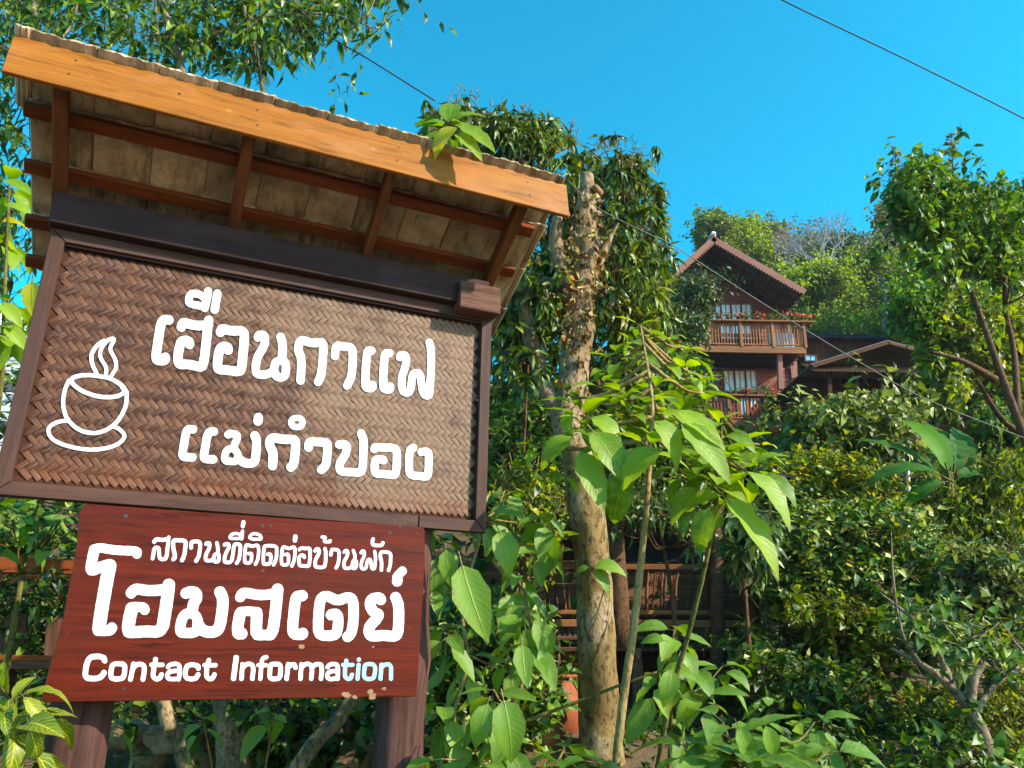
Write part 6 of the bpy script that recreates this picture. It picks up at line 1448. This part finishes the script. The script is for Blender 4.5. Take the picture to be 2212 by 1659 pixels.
for k in range(30):                                  # crooked branches as balusters
    px = 1146 + k * 14.6 + rr.uniform(-4, 4); q = [P(px, 1322, TY), P(px + rr.uniform(-6, 6), 1275, TY - .01), P(px + rr.uniform(-9, 9), 1228, TY)]
    r = rr.uniform(.010, .020); c0 = q[0]; mb = MB(); mb.tube([v - c0 for v in spline(q, 4)], [r, r * .8], 6, wob=.12, rng=rr)
    if rr.random() < .4: mb.tube([q[1] - c0, P(px + rr.choice((-14, 14)), 1240, TY) - c0], [r * .7, r * .4], 5)
    link('branch_baluster', mb.me('branch_baluster', True), terr, M['brownwood' if k % 3 else 'rafter'], Matrix.Translation(c0 - t0))
for px, w, y0, y1 in ((1546, .15, 1090, 1600), (1452, .11, 1388, 1600), (1165, .11, 1120, 1600), (1560+62, .15, 1150, 1600), (1375, .12, 1400, 1600)):
    c0 = P(px, y1, TY - .1); q = [P(px, y1, TY - .1), P(px + 4, (y0 + y1) / 2, TY - .1), P(px - 2, y0, TY - .1)]; vs, fs = tube([v - c0 for v in spline(q, 5)], w / 2, 10, True, .06, rr)
    link('log_post', meshpy('log_post', vs, fs, True), terr, M['brownwood'], Matrix.Translation(c0 - t0))
for px in (1330, 1385, 1440, 1495): tb('window_bar', (px, 1205, TY + 1.1), (px, 1110, TY + 1.1), .03, .03, 'darkwood')
tb('window_bar', (1300, 1172, TY + 1.1), (1540, 1174, TY + 1.1), .03, .03, 'darkwood')
vs, fs = cham(P(1540,1160,TY+1.16).x - P(1300,1160,TY+1.16).x, .02, .62, 0); link('pane', meshpy('pane', vs, fs), terr, M['darkroof'], Matrix.Translation(P(1420, 1158, TY + 1.12) - t0))
vs, fs = sheet2(P(1250,1010,TY+.2) , P(1700,1040,TY+.2), TY - .1, TY + 3, t0, n=20); link('roof_sheet', meshpy('roof_sheet', vs, fs), terr, M['darkroof'])

# ------------------------------------------------------------------ small shed with slatted rail, table and clay things to its side
s0 = P(1790, 1560, 9.0); shed = empty('slatted_shed', s0, 'dark slatted wooden balustrade in the shade below the tangled bush', 'balustrade')
def sb(nm, a, b, w, h, mt): return bar(nm, P(*a) - s0, P(*b) - s0, w, h, M[mt], shed)
sb('rail', (1730,1388,9), (1870,1392,9), .05, .04, 'metalroof'); sb('rail', (1735,1400,9), (1850,1403,9), .03, .03, 'metalroof'); sb('rail', (1740,1474,9), (1860,1478,9), .08, .06, 'brownwood')
for k in range(11): sb('slat', (1790 + k * 7.5, 1420, 9.05), (1790 + k * 7.5, 1470, 9.05), .045, .02, 'brownwood')
for px in (1772, 1822, 1868): sb('post', (px, 1385, 9), (px, 1560, 9), .07, .07, 'brownwood')
b0 = P(1870, 1510, 6.9); bn = empty('orange_bench', b0, 'orange-brown plank bench half hidden by leaves, lower right', 'bench')
bar('seat', P(1800,1500,6.9) - b0, P(1938,1510,6.9) - b0, .26, .06, M['orangewood'], bn)
for px in (1815, 1926): bar('leg', P(px, 1512, 6.9) - b0, P(px, 1590, 6.9) - b0, .06, .06, M['orangewood'], bn)
b0 = P(1500, 1560, 7.4); bn = empty('plank_bench', b0, 'weathered plank bench in front of the terrace posts', 'bench')
bar('seat', P(1395,1575,7.4) - b0, P(1540,1568,7.4) - b0, .3, .05, M['brownwood'], bn); bar('seat', P(1395,1520,7.7) - b0, P(1520,1516,7.7) - b0, .1, .05, M['orangewood'], bn)
for px in (1412, 1470, 1528): bar('leg', P(px, 1520, 7.5) - b0, P(px, 1640, 7.5) - b0, .06, .06, M['brownwood'], bn)
# orange clay jars on the bank
M['clay'] = plain('orange_clay', (0.26, 0.065, 0.018), .75, .45, 9, bstr=.5)
def jar(px, py, Y, s, label):
    c = P(px, py, Y); o = empty('clay_jar', c, label, 'jar', 'clay jars beside the trunk foot'); prof = [(0, .5), (.12, .75), (.35, 1.0), (.6, .95), (.8, .65), (.9, .55), (1.0, .62)]; vs = []; fs = []; n = 20
    for z, r in prof:
        for k in range(n): a = 2 * math.pi * k / n; vs.append((math.cos(a) * r * s * .45, math.sin(a) * r * s * .45, z * s))
    m = len(prof)
    for i in range(m - 1):
        for k in range(n): fs.append((i * n + k, i * n + (k + 1) % n, (i + 1) * n + (k + 1) % n, (i + 1) * n + k))
    fs.append(tuple(range(n))[::-1]); link('body', meshpy('body', vs, fs, True), o, M['clay'])
    rim = tube([Vector((math.cos(a) * .62 * s * .45, math.sin(a) * .62 * s * .45, s)) for a in np.linspace(0, 6.2832, 21)], .018 * s / .5, 6, False); link('rim', meshpy('rim', *rim, True), o, M['clay'])
jar(1208, 1600, 5.9, .42, 'orange clay jar in dappled sun just left of the trunk foot'); jar(1160, 1650, 5.7, .40, 'orange clay jar lowest at the bottom edge, left of the trunk'); jar(1262, 1610, 6.3, .38, 'orange clay jar partly behind the trunk foot')
# stone slabs and rocks
M['stone'] = plain('sunlit_brown_stone', (0.24, 0.14, 0.065), .95, .6, 9, bstr=1.0); M['slab'] = plain('grey_stone_slab', (0.30, 0.28, 0.26), .85, .25, 7, bstr=.5)
def rock(px, py, Y, sx_, sy_, sz_, label, seed, mt='stone', name='rock', cat='rock', grp='rocks on the bank behind the posts'):
    rr = random.Random(seed); c = P(px, py, Y); vs = []; n = 20; m = 11; fx = [rr.uniform(0, 6) for _ in range(6)]
    for i in range(m + 1):
        for k in range(n):
            ph = math.pi * i / m; a = 2 * math.pi * k / n; f = 1 + .12 * math.sin(2 * a + fx[0] + 2 * ph) + .10 * math.sin(3 * ph + fx[1]) * math.cos(3 * a + fx[2]) + .06 * math.sin(5 * a + fx[3]) * math.sin(4 * ph + fx[4]) + rr.uniform(-.02, .02); g = lambda v: math.copysign(abs(v) ** .7, v)
            vs.append((g(math.sin(ph) * math.cos(a)) * sx_ * f, g(math.sin(ph) * math.sin(a)) * sy_ * f, g(math.cos(ph)) * sz_ * f))
    fs = [(i * n + k, (i + 1) * n + k, (i + 1) * n + (k + 1) % n, i * n + (k + 1) % n) for i in range(m) for k in range(n)]
    tag(link(name, meshpy(name, vs, fs, True), None, M[mt], Matrix.Translation(c)), label, cat, grp)
rr = random.Random(77); nth = ['leftmost', 'second', 'third', 'fourth', 'fifth', 'sixth', 'seventh', 'eighth', 'ninth', 'rightmost']
for i in range(10): rock(262 + i * 58 + rr.uniform(-8, 8), 1590 + (i % 2) * 60 + rr.uniform(-10, 10), 5.2 + rr.uniform(-.1, .3), rr.uniform(.10, .17), .12, rr.uniform(.07, .12), 'brown sunlit stone between the posts, %s from the left' % nth[i], i)
rock(1905, 1640, 6.6, .55, .5, .06, 'flat grey stone slab on the ground at the lower right', 41, 'slab', 'stone_slab', 'stone slab', 'stone slabs'); rock(1400, 1640, 6.4, .35, .4, .05, 'flat grey stone slab right of the trunk foot', 42, 'slab', 'stone_slab', 'stone slab', 'stone slabs')

# ------------------------------------------------------------------ stall at the left behind the sign
k0 = P(60, 1500, 5.6); st = empty('wooden_stall', k0, 'orange-brown wooden stall frame behind the left side of the red board', 'stall')
def kb(nm, a, b, w, h, mt): return bar(nm, P(*a) - k0, P(*b) - k0, w, h, M[mt], st)
kb('top_beam', (-80,1218,5.6), (175,1226,5.6), .08, .105, 'orangewood'); kb('shelf_board', (-80,1430,5.5), (260,1438,5.5), .35, .06, 'brownwood'); kb('shelf_lip', (-80,1420,5.33), (260,1424,5.33), .03, .035, 'orangewood')
kb('upright_board', (28,1330,5.6), (22,1432,5.6), .20, .04, 'brownwood'); kb('upright_board', (132,1335,5.6), (128,1432,5.6), .19, .04, 'brownwood'); kb('upright_board', (-40,1330,5.6), (-40,1432,5.6), .16, .04, 'orangewood')
kb('upright_board', (200,1335,5.6), (198,1432,5.6), .17, .04, 'brownwood'); kb('leg', (160,1440,5.6), (160,1600,5.6), .09, .09, 'brownwood'); kb('leg', (10,1440,5.6), (10,1700,5.6), .09, .09, 'brownwood')
for k in range(6): kb('back_board', (-80,1250 + k * 34,6.1), (260,1256 + k * 34,6.1), .03, .10, 'darkwood')
M['redcloth'] = plain('red_cloth', (0.62, 0.03, 0.015), .7, .1); M['orcloth'] = plain('orange_cloth', (0.70, 0.28, 0.04), .7, .1); M['wcap'] = plain('white_cap', (0.75, 0.75, 0.78), .5, .05)
def lantern(px, py, mt, label):
    c = P(px, py, 5.35); o = empty('tiny_lantern', c, label, 'lantern', 'tiny lanterns hanging above the stall beam')
    vs, fs = tube([Vector((0, 0, 0)), Vector((0, 0, .03)), Vector((0, 0, .05))], [.032, .036, .030], 10); link('body', meshpy('body', vs, fs, True), o, M[mt])
    vs, fs = tube([Vector((0, 0, .05)), Vector((0, 0, .068))], [.028, .018], 10); link('cap', meshpy('cap', vs, fs, True), o, M['wcap'])
    vs, fs = tube([Vector((0, 0, .068)), Vector((0, 0, .30))], .0025, 4); link('string', meshpy('string', vs, fs), o, M['cable'])
lantern(20, 1204, 'orcloth', 'tiny orange lantern with white cap at the left edge'); lantern(46, 1204, 'redcloth', 'tiny red lantern with white cap hanging from a green stem'); lantern(-6, 1202, 'wcap', 'tiny white lantern half outside the left edge')
# ------------------------------------------------------------------ pale house at the far left edge
p0 = P(20, 1000, 10); ph = empty('pale_house', p0, 'pale grey house with slatted vent at the left edge behind leaves', 'house')
def pb(nm, a, b, w, h, mt): return bar(nm, P(*a) - p0, P(*b) - p0, w, h, M[mt], ph)
for k in range(12): pb('wall_board', (-120, 745 + k * 22, 10), (75, 749 + k * 22, 10), .04, .122, 'white' if k % 4 else 'metalroof')
pb('eave_board', (-120,726,9.9), (78,732,9.9), .06, .06, 'white')
for k in range(16): pb('vent_slat', (-70 + k * 9, 672, 10.1), (-72 + k * 9, 722, 10.1), .025, .03, 'white')
for k in range(3): pb('vent_rail', (-100, 676 + k * 20, 10.15), (80, 680 + k * 20, 10.15), .03, .03, 'white')

# ------------------------------------------------------------------ cables
def cable(pts, r, mt, label):
    c = P(*pts[0]); q = spline([P(*p) for p in pts], 24); vs, fs = tube([v - c for v in q], r, 6, True); tag(link('power_cable', meshpy('power_cable', vs, fs, True), None, M[mt], Matrix.Translation(c)), label, 'cable')
cable([(560,-60,5.0),(700,68,5.0),(800,130,5.0),(940,218,5.1)], .006, 'cable', 'dark cable crossing the sky from the top left branches to the mango tree')
cable([(1225,388,5.0),(1290,448,5.02),(1400,505,5.1),(1450,528,5.15),(1600,625,5.3),(1720,700,5.45),(1870,790,5.6),(2000,862,5.8),(2212,946,6.1),(2400,1020,6.3)], .0036, 'sunlitline', 'cable, coloured pale as in bright sun, slanting down past the pruned trunk and across the two hillside houses')
cable([(1560,-75,10),(1690,0,10),(1950,125,10.3),(2212,256,10.6),(2400,360,10.8)], .012, 'cable', 'dark cable crossing the blue sky in the top right corner')
bpy.context.view_layer.update()
